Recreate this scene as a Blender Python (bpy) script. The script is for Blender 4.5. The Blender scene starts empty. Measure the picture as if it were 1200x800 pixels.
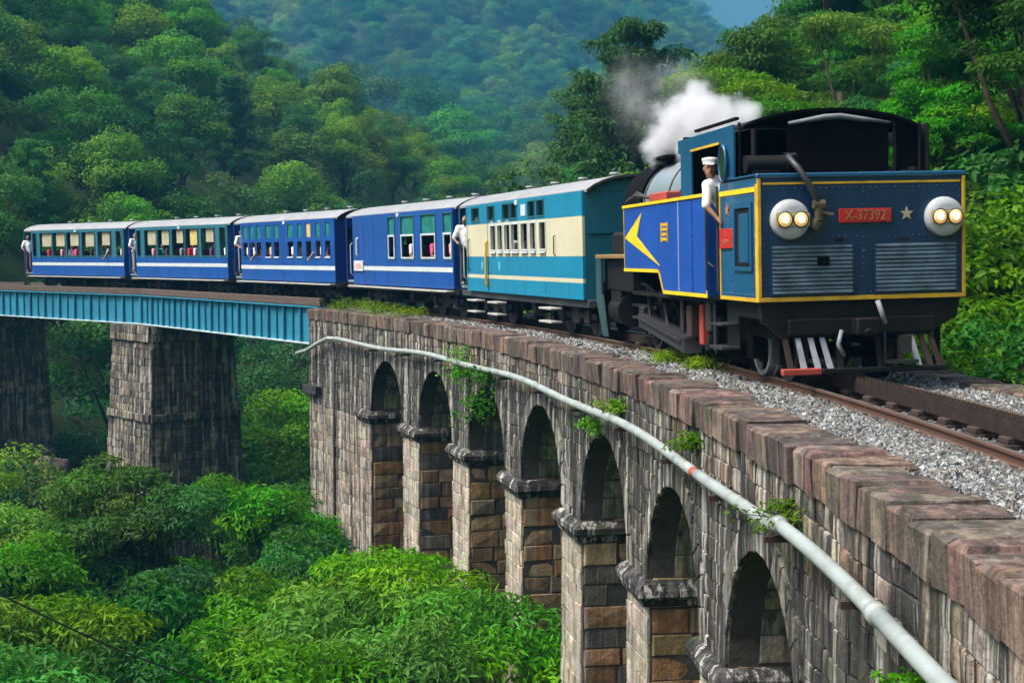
import bpy, math, random
import numpy as np
from mathutils import Vector, Matrix, noise as mnoise
random.seed(7); rng = np.random.default_rng(7)
R_ = math.radians
sc = bpy.context.scene
col = sc.collection
# ------------------------------------------------------------------ camera
CAM_H = 1.5
cam_d = bpy.data.cameras.new('camera'); cam = bpy.data.objects.new('camera', cam_d); col.objects.link(cam)
cam_d.sensor_width = 36.0; cam_d.lens = 1645.95 / 1200 * 36.0
cam_d.clip_start = 0.1; cam_d.clip_end = 12000
cam.location = (0, 0, CAM_H); cam.rotation_euler = (R_(90) - math.atan(98.1 / 1645.95), 0, 0)
sc.camera = cam
# ------------------------------------------------------------------ light
SUN_EL, SUN_AZ = 56.0, 253.0          # azimuth clockwise from +Y: the light comes from the left
world = bpy.data.worlds.new('World'); sc.world = world; world.use_nodes = True
wn = world.node_tree; wn.nodes.clear()
sky = wn.nodes.new('ShaderNodeTexSky'); sky.sky_type = 'NISHITA'; sky.sun_disc = False
sky.sun_elevation = R_(SUN_EL); sky.sun_rotation = R_(SUN_AZ); sky.air_density = 0.8; sky.dust_density = 6.0; sky.ozone_density = 1.0
bg = wn.nodes.new('ShaderNodeBackground'); bg.inputs['Strength'].default_value = 0.15
wo = wn.nodes.new('ShaderNodeOutputWorld')
wn.links.new(sky.outputs[0], bg.inputs[0]); wn.links.new(bg.outputs[0], wo.inputs[0])
sd = bpy.data.lights.new('sun', 'SUN'); sd.energy = 3.4; sd.angle = R_(24); sd.color = (1.0, 0.95, 0.86)
sun = bpy.data.objects.new('sun', sd); col.objects.link(sun)
az, el = R_(SUN_AZ), R_(SUN_EL)
to_sun = Vector((math.sin(az) * math.cos(el), math.cos(az) * math.cos(el), math.sin(el)))
sun.rotation_euler = to_sun.to_track_quat('Z', 'Y').to_euler()
sc.view_settings.view_transform = 'Standard'; sc.view_settings.look = 'None'
sc.view_settings.gamma = 1.0; sc.view_settings.use_curve_mapping = False
sc.view_settings.exposure = 1.08
sc.render.engine = 'CYCLES'
cy = sc.cycles
cy.use_denoising = True; cy.max_bounces = 8; cy.diffuse_bounces = 4; cy.glossy_bounces = 2; cy.transmission_bounces = 3
cy.transparent_max_bounces = 8; cy.volume_bounces = 2; cy.caustics_reflective = False; cy.caustics_refractive = False
cy.volume_step_rate = 1.0; cy.volume_max_steps = 128
# ------------------------------------------------------------------ helpers
def tag(o, label=None, cat=None, group=None, kind=None):
    if label: o['label'] = label
    if cat: o['category'] = cat
    if group: o['group'] = group
    if kind: o['kind'] = kind
    return o
def empty(name, loc=(0, 0, 0), rot=(0, 0, 0), label=None, cat=None, group=None, parent=None):
    o = bpy.data.objects.new(name, None); col.objects.link(o)
    o.location = loc; o.rotation_euler = rot; o.empty_display_size = 0.2
    if parent: o.parent = parent
    return tag(o, label, cat, group)
def link(name, me, parent=None, loc=None, rot=None, scale=None):
    o = bpy.data.objects.new(name, me); col.objects.link(o)
    if parent: o.parent = parent
    if loc is not None: o.location = loc
    if rot is not None: o.rotation_euler = rot
    if scale is not None: o.scale = scale
    return o
class MB:
    def __init__(s): s.v = []; s.f = []; s.m = []; s.t = []
    def add(s, vs, fs, mat=0, tint=(1, 1, 1, 1)):
        n = len(s.v); s.v.extend([tuple(p) for p in vs])
        s.f.extend([tuple(i + n for i in f) for f in fs]); s.m.extend([mat] * len(fs)); s.t.extend([tint] * len(vs)); return s
    def box(s, x0, x1, y0, y1, z0, z1, mat=0, c=0.0, M=None):
        if c <= 0:
            vs = [(x, y, z) for z in (z0, z1) for y in (y0, y1) for x in (x0, x1)]
            fs = [(0, 2, 3, 1), (4, 5, 7, 6), (0, 1, 5, 4), (2, 6, 7, 3), (0, 4, 6, 2), (1, 3, 7, 5)]
        else:
            vs = []; idx = {}
            X, Y, Z = (x0, x1), (y0, y1), (z0, z1); sg = (1, -1)
            for i in (0, 1):
                for j in (0, 1):
                    for k in (0, 1):
                        for a in range(3):
                            p = [X[i] + sg[i] * c, Y[j] + sg[j] * c, Z[k] + sg[k] * c]
                            p[a] = (X, Y, Z)[a][(i, j, k)[a]]
                            idx[(i, j, k, a)] = len(vs); vs.append(tuple(p))
            fs = []
            for a in range(3):
                b, d = [(1, 2), (2, 0), (0, 1)][a]
                for e in (0, 1):
                    q = []
                    for (m, n) in ((0, 0), (1, 0), (1, 1), (0, 1)):
                        t = [0, 0, 0]; t[a] = e; t[b] = m; t[d] = n; q.append(idx[(t[0], t[1], t[2], a)])
                    fs.append(tuple(q if e else q[::-1]))
            for a in range(3):          # edges along axis a
                b, d = [(1, 2), (2, 0), (0, 1)][a]
                for m in (0, 1):
                    for n in (0, 1):
                        t0 = [0, 0, 0]; t0[b] = m; t0[d] = n; t1 = list(t0); t1[a] = 1
                        q = [idx[(*t0, b)], idx[(*t1, b)], idx[(*t1, d)], idx[(*t0, d)]]
                        fs.append(tuple(q if (m != n) else q[::-1]))
            for i in (0, 1):
                for j in (0, 1):
                    for k in (0, 1):
                        q = [idx[(i, j, k, 0)], idx[(i, j, k, 1)], idx[(i, j, k, 2)]]
                        fs.append(tuple(q if (i + j + k) % 2 else q[::-1]))
        if M is not None: vs = [tuple(M @ Vector(p)) for p in vs]
        return s.add(vs, fs, mat)
    def cyl(s, p0, p1, r0, r1=None, n=12, mat=0, caps=True):
        p0 = Vector(p0); p1 = Vector(p1); r1 = r0 if r1 is None else r1
        d = (p1 - p0).normalized(); a = d.orthogonal().normalized(); b = d.cross(a)
        vs = []
        for p, r in ((p0, r0), (p1, r1)):
            for i in range(n):
                t = 2 * math.pi * i / n; vs.append(p + (a * math.cos(t) + b * math.sin(t)) * r)
        fs = [(i, (i + 1) % n, n + (i + 1) % n, n + i) for i in range(n)]
        if caps: fs += [tuple(range(n))[::-1], tuple(range(n, 2 * n))]
        return s.add(vs, fs, mat)
    def tube(s, pts, r, n=8, mat=0, caps=True):
        pts = [Vector(p) for p in pts]; rs = r if hasattr(r, '__len__') else [r] * len(pts)
        vs = []; up = None
        for i, p in enumerate(pts):
            d = (pts[min(i + 1, len(pts) - 1)] - pts[max(i - 1, 0)]).normalized()
            if up is None: a = d.orthogonal().normalized()
            else:
                a = up - d * up.dot(d); a = a.normalized() if a.length > 1e-6 else d.orthogonal().normalized()
            up = a; b = d.cross(a)
            for k in range(n):
                t = 2 * math.pi * k / n; vs.append(p + (a * math.cos(t) + b * math.sin(t)) * rs[i])
        fs = []
        for i in range(len(pts) - 1):
            for k in range(n):
                fs.append((i * n + k, i * n + (k + 1) % n, (i + 1) * n + (k + 1) % n, (i + 1) * n + k))
        if caps: fs += [tuple(range(n))[::-1], tuple(range((len(pts) - 1) * n, len(pts) * n))]
        return s.add(vs, fs, mat)
    def prism(s, poly, d, mat=0):
        d = Vector(d); n = len(poly); a = [Vector(p) for p in poly]
        vs = a + [p + d for p in a]
        fs = [tuple(range(n))[::-1], tuple(range(n, 2 * n))] + [(i, (i + 1) % n, n + (i + 1) % n, n + i) for i in range(n)]
        return s.add(vs, fs, mat)
    def ball(s, c, r, n=10, m=7, mat=0, sq=(1, 1, 1)):
        vs = []; fs = []
        for j in range(m + 1):
            ph = math.pi * j / m
            for i in range(n):
                t = 2 * math.pi * i / n
                vs.append((c[0] + r * sq[0] * math.sin(ph) * math.cos(t), c[1] + r * sq[1] * math.sin(ph) * math.sin(t), c[2] + r * sq[2] * math.cos(ph)))
        for j in range(m):
            for i in range(n): fs.append((j * n + i, (j + 1) * n + i, (j + 1) * n + (i + 1) % n, j * n + (i + 1) % n))
        return s.add(vs, fs, mat)
    def mesh(s, name, mats, smooth=False, tint=False):
        me = bpy.data.meshes.new(name); me.from_pydata(s.v, [], s.f)
        for m in (mats if isinstance(mats, (list, tuple)) else [mats]): me.materials.append(m)
        if any(s.m): me.polygons.foreach_set('material_index', s.m)
        if smooth: me.polygons.foreach_set('use_smooth', [True] * len(me.polygons))
        if tint:
            at = me.color_attributes.new('tint', 'FLOAT_COLOR', 'POINT')
            at.data.foreach_set('color', np.array(s.t, np.float32).ravel())
        me.update(); return me
    def build(s, name, mats, parent=None, smooth=False, tint=False, auto=None):
        me = s.mesh(name, mats, smooth or auto is not None, tint)
        if auto is not None: me.set_sharp_from_angle(angle=R_(auto))
        return link(name, me, parent)
def copy_tree(o, parent=None):
    c = o.copy(); col.objects.link(c); c.parent = parent
    for ch in list(o.children): copy_tree(ch, c)
    return c
# ------------------------------------------------------------------ materials
MATS = {}
def mat(name, color=(.5, .5, .5), rough=.5, metal=0.0, var=.12, vscale=6.0, bump=0.0, bscale=40.0, dirt=0.0, dirtcol=(.03, .025, .02), dscale=3.0, spec=.5, emit=None, coat=0.0, rvar=0.1, streak=False):
    if name in MATS: return MATS[name]
    m = bpy.data.materials.new(name); m.use_nodes = True; nt = m.node_tree; N = nt.nodes; L = nt.links
    b = N['Principled BSDF']; b.inputs['Roughness'].default_value = rough; b.inputs['Metallic'].default_value = metal
    b.inputs['Specular IOR Level'].default_value = spec; b.inputs['Coat Weight'].default_value = coat; b.inputs['Coat Roughness'].default_value = .15
    tc = N.new('ShaderNodeTexCoord'); 
    nz = N.new('ShaderNodeTexNoise'); nz.inputs['Scale'].default_value = vscale; nz.inputs['Detail'].default_value = 5
    L.new(tc.outputs['Object'], nz.inputs['Vector'])
    mp = N.new('ShaderNodeMapRange'); mp.inputs[1].default_value = .25; mp.inputs[2].default_value = .75
    mp.inputs[3].default_value = 1 - var; mp.inputs[4].default_value = 1 + var; L.new(nz.outputs[0], mp.inputs[0])
    mx = N.new('ShaderNodeVectorMath'); mx.operation = 'SCALE'; mx.inputs[0].default_value = color; L.new(mp.outputs[0], mx.inputs['Scale'])
    out = mx.outputs[0]
    if dirt > 0:
        n2 = N.new('ShaderNodeTexNoise'); n2.inputs['Scale'].default_value = dscale; n2.inputs['Detail'].default_value = 7; n2.inputs['Roughness'].default_value = .65
        if streak:
            sp = N.new('ShaderNodeMapping'); sp.inputs['Scale'].default_value = (5, 5, .6); L.new(tc.outputs['Object'], sp.inputs[0]); L.new(sp.outputs[0], n2.inputs['Vector'])
        else: L.new(tc.outputs['Object'], n2.inputs['Vector'])
        r2 = N.new('ShaderNodeMapRange'); r2.inputs[1].default_value = .48; r2.inputs[2].default_value = .72; r2.inputs[3].default_value = 0; r2.inputs[4].default_value = dirt
        L.new(n2.outputs[0], r2.inputs[0])
        mm = N.new('ShaderNodeMix'); mm.data_type = 'RGBA'; L.new(r2.outputs[0], mm.inputs['Factor']); L.new(out, mm.inputs['A']); mm.inputs['B'].default_value = (*dirtcol, 1)
        out = mm.outputs['Result']
    L.new(out, b.inputs['Base Color'])
    rr = N.new('ShaderNodeMapRange'); rr.inputs[3].default_value = max(rough - rvar, .03); rr.inputs[4].default_value = min(rough + rvar, 1); L.new(nz.outputs[0], rr.inputs[0]); L.new(rr.outputs[0], b.inputs['Roughness'])
    if bump > 0:
        n3 = N.new('ShaderNodeTexNoise'); n3.inputs['Scale'].default_value = bscale; n3.inputs['Detail'].default_value = 4; L.new(tc.outputs['Object'], n3.inputs['Vector'])
        bp = N.new('ShaderNodeBump'); bp.inputs['Strength'].default_value = bump; bp.inputs['Distance'].default_value = .02; L.new(n3.outputs[0], bp.inputs['Height']); L.new(bp.outputs[0], b.inputs['Normal'])
    if emit:
        b.inputs['Emission Color'].default_value = (*emit[:3], 1); b.inputs['Emission Strength'].default_value = emit[3]
    MATS[name] = m; return m
def stone_mat(name, streak=.6, lime=.25):
    """Weathered masonry: the block's own colour (attribute tint, alpha = how stained), grain, black algae runs and pale lime runs in world space."""
    m = bpy.data.materials.new(name); m.use_nodes = True; nt = m.node_tree; N = nt.nodes; L = nt.links; b = N['Principled BSDF']
    b.inputs['Roughness'].default_value = .9; b.inputs['Specular IOR Level'].default_value = .2
    at = N.new('ShaderNodeAttribute'); at.attribute_name = 'tint'; ge = N.new('ShaderNodeNewGeometry')
    def nz(scale, det=5, vec=None, rough=.6):
        n = N.new('ShaderNodeTexNoise'); n.inputs['Scale'].default_value = scale; n.inputs['Detail'].default_value = det; n.inputs['Roughness'].default_value = rough
        L.new(vec or ge.outputs['Position'], n.inputs['Vector']); return n.outputs[0]
    def rng_(x, a, c, lo, hi):
        r = N.new('ShaderNodeMapRange'); r.inputs[1].default_value = a; r.inputs[2].default_value = c; r.inputs[3].default_value = lo; r.inputs[4].default_value = hi; L.new(x, r.inputs[0]); return r.outputs[0]
    mpv = N.new('ShaderNodeMapping'); mpv.inputs['Scale'].default_value = (6.5, 6.5, .28); L.new(ge.outputs['Position'], mpv.inputs[0])
    g = rng_(nz(9, 6), .25, .75, .62, 1.38)
    sc_ = N.new('ShaderNodeVectorMath'); sc_.operation = 'SCALE'; L.new(at.outputs['Color'], sc_.inputs[0]); L.new(g, sc_.inputs['Scale'])
    def mixc(fac, A, Bc):
        x = N.new('ShaderNodeMix'); x.data_type = 'RGBA'; L.new(fac, x.inputs['Factor']); L.new(A, x.inputs['A']); x.inputs['B'].default_value = (*Bc, 1); return x.outputs['Result']
    def mul(a_, b_):
        x = N.new('ShaderNodeMath'); x.operation = 'MULTIPLY'; x.use_clamp = True
        for i, q in enumerate((a_, b_)):
            if isinstance(q, float): x.inputs[i].default_value = q
            else: L.new(q, x.inputs[i])
        return x.outputs[0]
    blk = mul(rng_(nz(1.0, 6, mpv.outputs[0], .7), .43, .54, 0, 1), mul(at.outputs['Alpha'], streak))
    o1 = mixc(blk, sc_.outputs[0], (.017, .018, .019))
    blot = mul(rng_(nz(2.3, 7, None, .7), .48, .60, 0, .75), at.outputs['Alpha'])
    o2 = mixc(blot, o1, (.035, .034, .03))
    mp2 = N.new('ShaderNodeMapping'); mp2.inputs['Scale'].default_value = (6, 6, .25); mp2.inputs['Location'].default_value = (3, 9, 4); L.new(ge.outputs['Position'], mp2.inputs[0])
    lm = mul(rng_(nz(1.0, 6, mp2.outputs[0], .7), .54, .62, 0, lime), at.outputs['Alpha'])
    o3 = mixc(lm, o2, (.46, .44, .40))
    moss = rng_(nz(1.4, 7, None, .7), .58, .70, 0, .6)
    o4 = mixc(moss, o3, (.045, .075, .02))
    L.new(o4, b.inputs['Base Color'])
    bp = N.new('ShaderNodeBump'); bp.inputs['Strength'].default_value = .7; bp.inputs['Distance'].default_value = .03
    L.new(nz(22, 6), bp.inputs['Height']); L.new(bp.outputs[0], b.inputs['Normal'])
    return m
def leaf_mat(name, colr, trans=.45, hue=.028, val=.40, rough=.55):
    m = bpy.data.materials.new(name); m.use_nodes = True; nt = m.node_tree; N = nt.nodes; L = nt.links; b = N['Principled BSDF']
    b.inputs['Roughness'].default_value = rough; b.inputs['Specular IOR Level'].default_value = .18
    at = N.new('ShaderNodeAttribute'); at.attribute_name = 'tint'; oi = N.new('ShaderNodeObjectInfo')
    mu = N.new('ShaderNodeMix'); mu.data_type = 'RGBA'; mu.blend_type = 'MULTIPLY'; mu.inputs['Factor'].default_value = 1
    mu.inputs['A'].default_value = (*colr, 1); L.new(at.outputs['Color'], mu.inputs['B'])
    hs = N.new('ShaderNodeHueSaturation'); L.new(mu.outputs['Result'], hs.inputs['Color'])
    def rm(lo, hi, k):
        w = N.new('ShaderNodeMath'); w.operation = 'MULTIPLY'; w.inputs[1].default_value = k; L.new(oi.outputs['Random'], w.inputs[0])
        fr = N.new('ShaderNodeMath'); fr.operation = 'FRACT'; L.new(w.outputs[0], fr.inputs[0])
        r = N.new('ShaderNodeMapRange'); r.inputs[3].default_value = lo; r.inputs[4].default_value = hi; L.new(fr.outputs[0], r.inputs[0]); return r.outputs[0]
    L.new(rm(.5 - hue, .5 + hue, 7.31), hs.inputs['Hue']); L.new(rm(1 - val, 1 + val, 3.7), hs.inputs['Value']); L.new(rm(.96, 1.16, 13.1), hs.inputs['Saturation'])
    L.new(hs.outputs[0], b.inputs['Base Color'])
    tr = N.new('ShaderNodeBsdfTranslucent'); L.new(hs.outputs[0], tr.inputs['Color'])
    mx = N.new('ShaderNodeMixShader'); mx.inputs[0].default_value = trans
    L.new(b.outputs[0], mx.inputs[1]); L.new(tr.outputs[0], mx.inputs[2]); L.new(mx.outputs[0], N['Material Output'].inputs['Surface'])
    return m
# ------------------------------------------------------------------ track geometry (level, left-hand curve away from the camera)
TR, TP0, TX0, TY0, CANT = 77.147, .1113, 4.0217, 16.288, .0237
def head(s): return TP0 + s / TR
def fr(s):
    a = head(s); o = Vector((TX0 + TR * (math.cos(a) - math.cos(TP0)), TY0 + TR * (math.sin(a) - math.sin(TP0)), 0))
    return o, Vector((math.cos(a), math.sin(a), 0)), Vector((-math.sin(a), math.cos(a), 0))
def tp(s, u, z):
    o, U, T = fr(s); p = o + U * u; p.z = z; return p
def tpc(s, u, v):          # canted, about the left rail
    return tp(s, (u + .5) * math.cos(CANT) - v * math.sin(CANT) - .5, (u + .5) * math.sin(CANT) + v * math.cos(CANT))
ZC = .5 * math.sin(CANT)
def track_su(x, y):        # world -> (s, u)
    cx, cyy = TX0 - TR * math.cos(TP0), TY0 - TR * math.sin(TP0)
    dx, dy = x - cx, y - cyy; r = math.hypot(dx, dy)
    return (math.atan2(dy, dx) - TP0) * TR, r - TR
CENT = (TX0 - TR * math.cos(TP0), TY0 - TR * math.sin(TP0))
# ------------------------------------------------------------------ terrain
def sstep(a, b, x):
    t = np.clip((x - a) / (b - a), 0, 1); return t * t * (3 - 2 * t)
def fbm(x, y, k):
    return (np.sin(x * k + 1.3 * np.sin(y * k * .7)) * np.cos(y * k * 1.1 + .7 * np.sin(x * k * .6)) + .5 * np.sin(x * k * 2.3 + y * k * 1.7 + 2) * np.cos(y * k * 2.1 - x * k * 1.3))
def ground_z(X, Y):
    X = np.asarray(X, float); Y = np.asarray(Y, float)
    xa = -12 + 21 * sstep(55, 190, Y)
    floor = -17 + .10 * np.maximum(0, Y - 60)
    dl = np.maximum(0, xa - X - 2); dr = np.maximum(0, X - xa - 3)
    lf = sstep(38, 66, Y)
    fall = 1 - .75 * sstep(165, 270, Y)
    left = 85 * (1 - np.exp(-.85 * dl / 85)) * (lf * .93 + .07) * fall
    right = 100 * (1 - np.exp(-1.08 * dr / 100)) * (1 - .6 * sstep(120, 260, Y))
    z = floor + left + right
    # shelf the line runs along on the right
    dx = X - CENT[0]; dy = Y - CENT[1]; r = np.hypot(dx, dy); u = r - TR; s = (np.arctan2(dy, dx) - TP0) * TR
    sh = -.55 + .75 * np.maximum(0, u - 5.5)
    w = sstep(1.2, 2.6, u) * (1 - sstep(6, 20, s)) * (dx > 0)
    z = z * (1 - w) + np.minimum(np.maximum(z, sh), sh + 14) * w
    # cut below the deck
    near = (np.abs(u) < 7) & (dx > 0)
    z = np.where((u > -30) & (u <= 1.2) & (dx > 0) & (s < 90), np.minimum(z, -4.6 - .02 * np.maximum(0, -u)), z)
    lowc = (1 - sstep(1.2, 2.6, u)) * (1 - sstep(60, 75, s)) * (dx > 0) * (u > -12)
    z = np.where(lowc > 0, np.minimum(z, -7.5 + 7 * (1 - lowc)), z)
    # far hill and mountain
    B = 215 * sstep(400, 930, Y) * (1 / (1 + np.exp((X - 80 - .05 * (Y - 720)) / 58)))
    z = z * (1 - sstep(240, 400, Y)) + (B + 10 + .06 * (Y - 240)) * sstep(240, 400, Y)
    M = 455 * sstep(1200, 2250, Y)
    z = np.where(Y > 980, z * (1 - sstep(980, 1500, Y)) + M + 25 * sstep(980, 1500, Y), z)
    z = np.where((X > 140) & (Y < 700), np.minimum(z, 150), z)
    z = z + 1.0 * sstep(70, 140, Y) * fbm(X, Y, .05) + 7 * sstep(400, 800, Y) * fbm(X, Y, .012) + 18 * sstep(1200, 2200, Y) * fbm(X, Y, .005)
    z = np.minimum(z, 490)
    return z
def gz(x, y): return float(ground_z(x, y))
# ================================================================== SETTING
# ---- terrain sheet
def terrain():
    def ax(lo, hi, fine_lo, fine_hi, step, n):
        a = np.arange(fine_lo, fine_hi + .01, step)
        l = fine_lo - np.geomspace(step, fine_lo - lo, n)[::-1] if fine_lo > lo else np.array([])
        h = fine_hi + np.geomspace(step, hi - fine_hi, n)
        return np.concatenate([l, a, h])
    xs = ax(-1500, 1500, -90, 90, 1.5, 38); ys = ax(-260, 2900, -20, 230, 1.7, 60)
    X, Y = np.meshgrid(xs, ys); Z = ground_z(X, Y)
    Z += np.where(Y < 300, .25 * fbm(X, Y, .9), 0)
    nx, ny = len(xs), len(ys)
    v = np.stack([X, Y, Z], -1).reshape(-1, 3)
    i = np.arange(nx * ny).reshape(ny, nx)
    f = np.stack([i[:-1, :-1], i[:-1, 1:], i[1:, 1:], i[1:, :-1]], -1).reshape(-1, 4)
    me = bpy.data.meshes.new('ground'); me.from_pydata(v.tolist(), [], f.tolist())
    me.polygons.foreach_set('use_smooth', [True] * len(f))
    m = mat('undergrowth_soil', (.045, .075, .022), .95, var=.5, vscale=.35, dirt=.8, dirtcol=(.05, .038, .022), dscale=.16, bump=.8, bscale=2.0, spec=.1)
    me.materials.append(m); o = link('ground', me); tag(o, kind='structure'); return o
terrain()
# ---- masonry
M_STONE = stone_mat('weathered_masonry', 1.0, .75)
M_COPE = stone_mat('red_coping_stone', .75, .15)
M_MORTAR = mat('mortar', (.075, .07, .06), .95, var=.5, vscale=3, dirt=.8, dirtcol=(.02, .02, .02), bump=.6, bscale=15, spec=.1)
def stone_geo(poly, f, proud=.012, ch=.009, rough=.007, back=-.05):
    n = len(poly); cx = sum(p[0] for p in poly) / n; cyy = sum(p[1] for p in poly) / n
    shr = .005
    def sh(p, k):
        d = math.hypot(p[0] - cx, p[1] - cyy) or 1; q = max(0, 1 - k * 1.4 / d); return cx + (p[0] - cx) * q, cyy + (p[1] - cyy) * q
    base = [sh((p[0] + random.uniform(-.006, .006), p[1] + random.uniform(-.006, .006)), shr) for p in poly]
    vs = [f(a, b, back) for a, b in base]
    vs += [f(a, b, proud - ch * random.uniform(.6, 1.3)) for a, b in base]
    vs += [f(*sh(p, shr + ch), proud + random.uniform(-rough, rough)) for p in base]
    vs.append(f(cx + random.uniform(-.04, .04), cyy + random.uniform(-.03, .03), proud + random.uniform(0, rough * 1.6)))
    fs = []
    for r in (0, 1):
        for i in range(n): fs.append((r * n + i, r * n + (i + 1) % n, (r + 1) * n + (i + 1) % n, (r + 1) * n + i))
    for i in range(n): fs.append((2 * n + i, 2 * n + (i + 1) % n, 3 * n))
    return vs, fs
def lay(stones, parent, name, rest_name, material, limit=290, eye=Vector((0, 0, 1.5))):
    """stones: list of (verts, faces, tint, centre). The ones that show largest are parts of their own, the rest one joined part."""
    stones.sort(key=lambda q: (q[3] - eye).length)
    for vs, fs, t, c in stones[:limit]:
        mb = MB(); mb.add([Vector(p) - c for p in vs], fs, 0, t); me = mb.mesh(name, material, tint=True); link(name, me, parent, c)
    if stones[limit:]:
        mb = MB()
        for vs, fs, t, c in stones[limit:]: mb.add(vs, fs, 0, t)
        o = mb.build(rest_name, material, parent, tint=True); o['kind'] = 'stuff'
def cen(vs):
    c = Vector((0, 0, 0))
    for p in vs: c += Vector(p)
    return c / len(vs)
def jit(c, k=.2):
    v = random.uniform(1 - k, 1 + k); return tuple(max(.01, x * v * random.uniform(.94, 1.06)) for x in c)
WALL_U = 2.09
S_END, S_NEAR = 28.62, -20.0
Z_IMP, Z_SPR = -2.98, -2.58
OPEN = [(20.15, 22.95), (15.85, 18.75), (11.55, 14.5), (7.3, 10.3), (2.95, 5.95), (-1.0, 1.75), (-5.0, -2.2)]   # arch openings (s0, s1)
def arch_z(s, extra=0.0):
    for a, b in OPEN:
        if a < s < b:
            c = (a + b) / 2; h = (b - a) / 2 + extra; d = s - c
            return Z_SPR + math.sqrt(max(0, h * h - d * d))
    return None
V = empty('stone_viaduct', tp(10, 0, -12), label='curved stone viaduct with round arches and reddish coping carrying the engine', cat='viaduct')
OFF = V.location.copy()
def wmap(side=-1, shift=0.0):
    def f(s, z, out):
        o, U, T = fr(s); p = o + U * (side * (WALL_U + out + shift)); return (p.x - OFF.x, p.y - OFF.y, z - OFF.z)
    return f
def viaduct_core():
    mb = MB(); brk = {S_NEAR, S_END}
    for a, b in OPEN:
        brk |= {a, b}
        for k in range(1, 18): brk.add((a + b) / 2 - (b - a) / 2 * math.cos(math.pi * k / 18))
    s = S_NEAR
    while s < S_END: brk.add(round(s, 3)); s += .7
    bs = sorted(brk); G = -20.0; top = -.30; u0 = WALL_U - .03
    def P(s, u, z): q = tp(s, u, z) - OFF; return tuple(q)
    def inside(s): return any(a < s < b for a, b in OPEN)
    for s0, s1 in zip(bs[:-1], bs[1:]):
        if s1 - s0 < 1e-4: continue
        op = inside((s0 + s1) / 2)
        z0 = (arch_z(s0) or Z_SPR) if op else G; z1 = (arch_z(s1) or Z_SPR) if op else G
        for u, fl in ((-u0, False), (u0, True)):
            q = [P(s1, u, z1), P(s0, u, z0), P(s0, u, top), P(s1, u, top)]
            mb.add(q, [(3, 2, 1, 0) if fl else (0, 1, 2, 3)])
        mb.add([P(s0, -u0, top), P(s0, u0, top), P(s1, u0, top), P(s1, -u0, top)], [(0, 1, 2, 3)])
        if op: mb.add([P(s0, -u0, z0), P(s1, -u0, z1), P(s1, u0, z1), P(s0, u0, z0)], [(0, 1, 2, 3)])
    for a, b in OPEN:
        for s_, fl in ((a, 0), (b, 1)):
            q = [P(s_, -u0, G), P(s_, u0, G), P(s_, u0, Z_SPR), P(s_, -u0, Z_SPR)]; mb.add(q, [(3, 2, 1, 0) if fl else (0, 1, 2, 3)])
    for s_, fl in ((S_NEAR, 0), (S_END, 1)):
        q = [P(s_, -u0, G), P(s_, u0, G), P(s_, u0, top), P(s_, -u0, top)]; mb.add(q, [(3, 2, 1, 0) if fl else (0, 1, 2, 3)])
    mb.build('core', M_MORTAR, V)
viaduct_core()
def clip(poly, px, pz, nx, nz):
    out = []
    for i in range(len(poly)):
        a, b = poly[i], poly[(i + 1) % len(poly)]
        da = (a[0] - px) * nx + (a[1] - pz) * nz; db = (b[0] - px) * nx + (b[1] - pz) * nz
        if da >= 0: out.append(a)
        if (da >= 0) != (db >= 0):
            t = da / (da - db); out.append((a[0] + (b[0] - a[0]) * t, a[1] + (b[1] - a[1]) * t))
    return out
def area(p): return abs(sum(p[i][0] * p[(i + 1) % len(p)][1] - p[(i + 1) % len(p)][0] * p[i][1] for i in range(len(p)))) / 2
RING = .30
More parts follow.
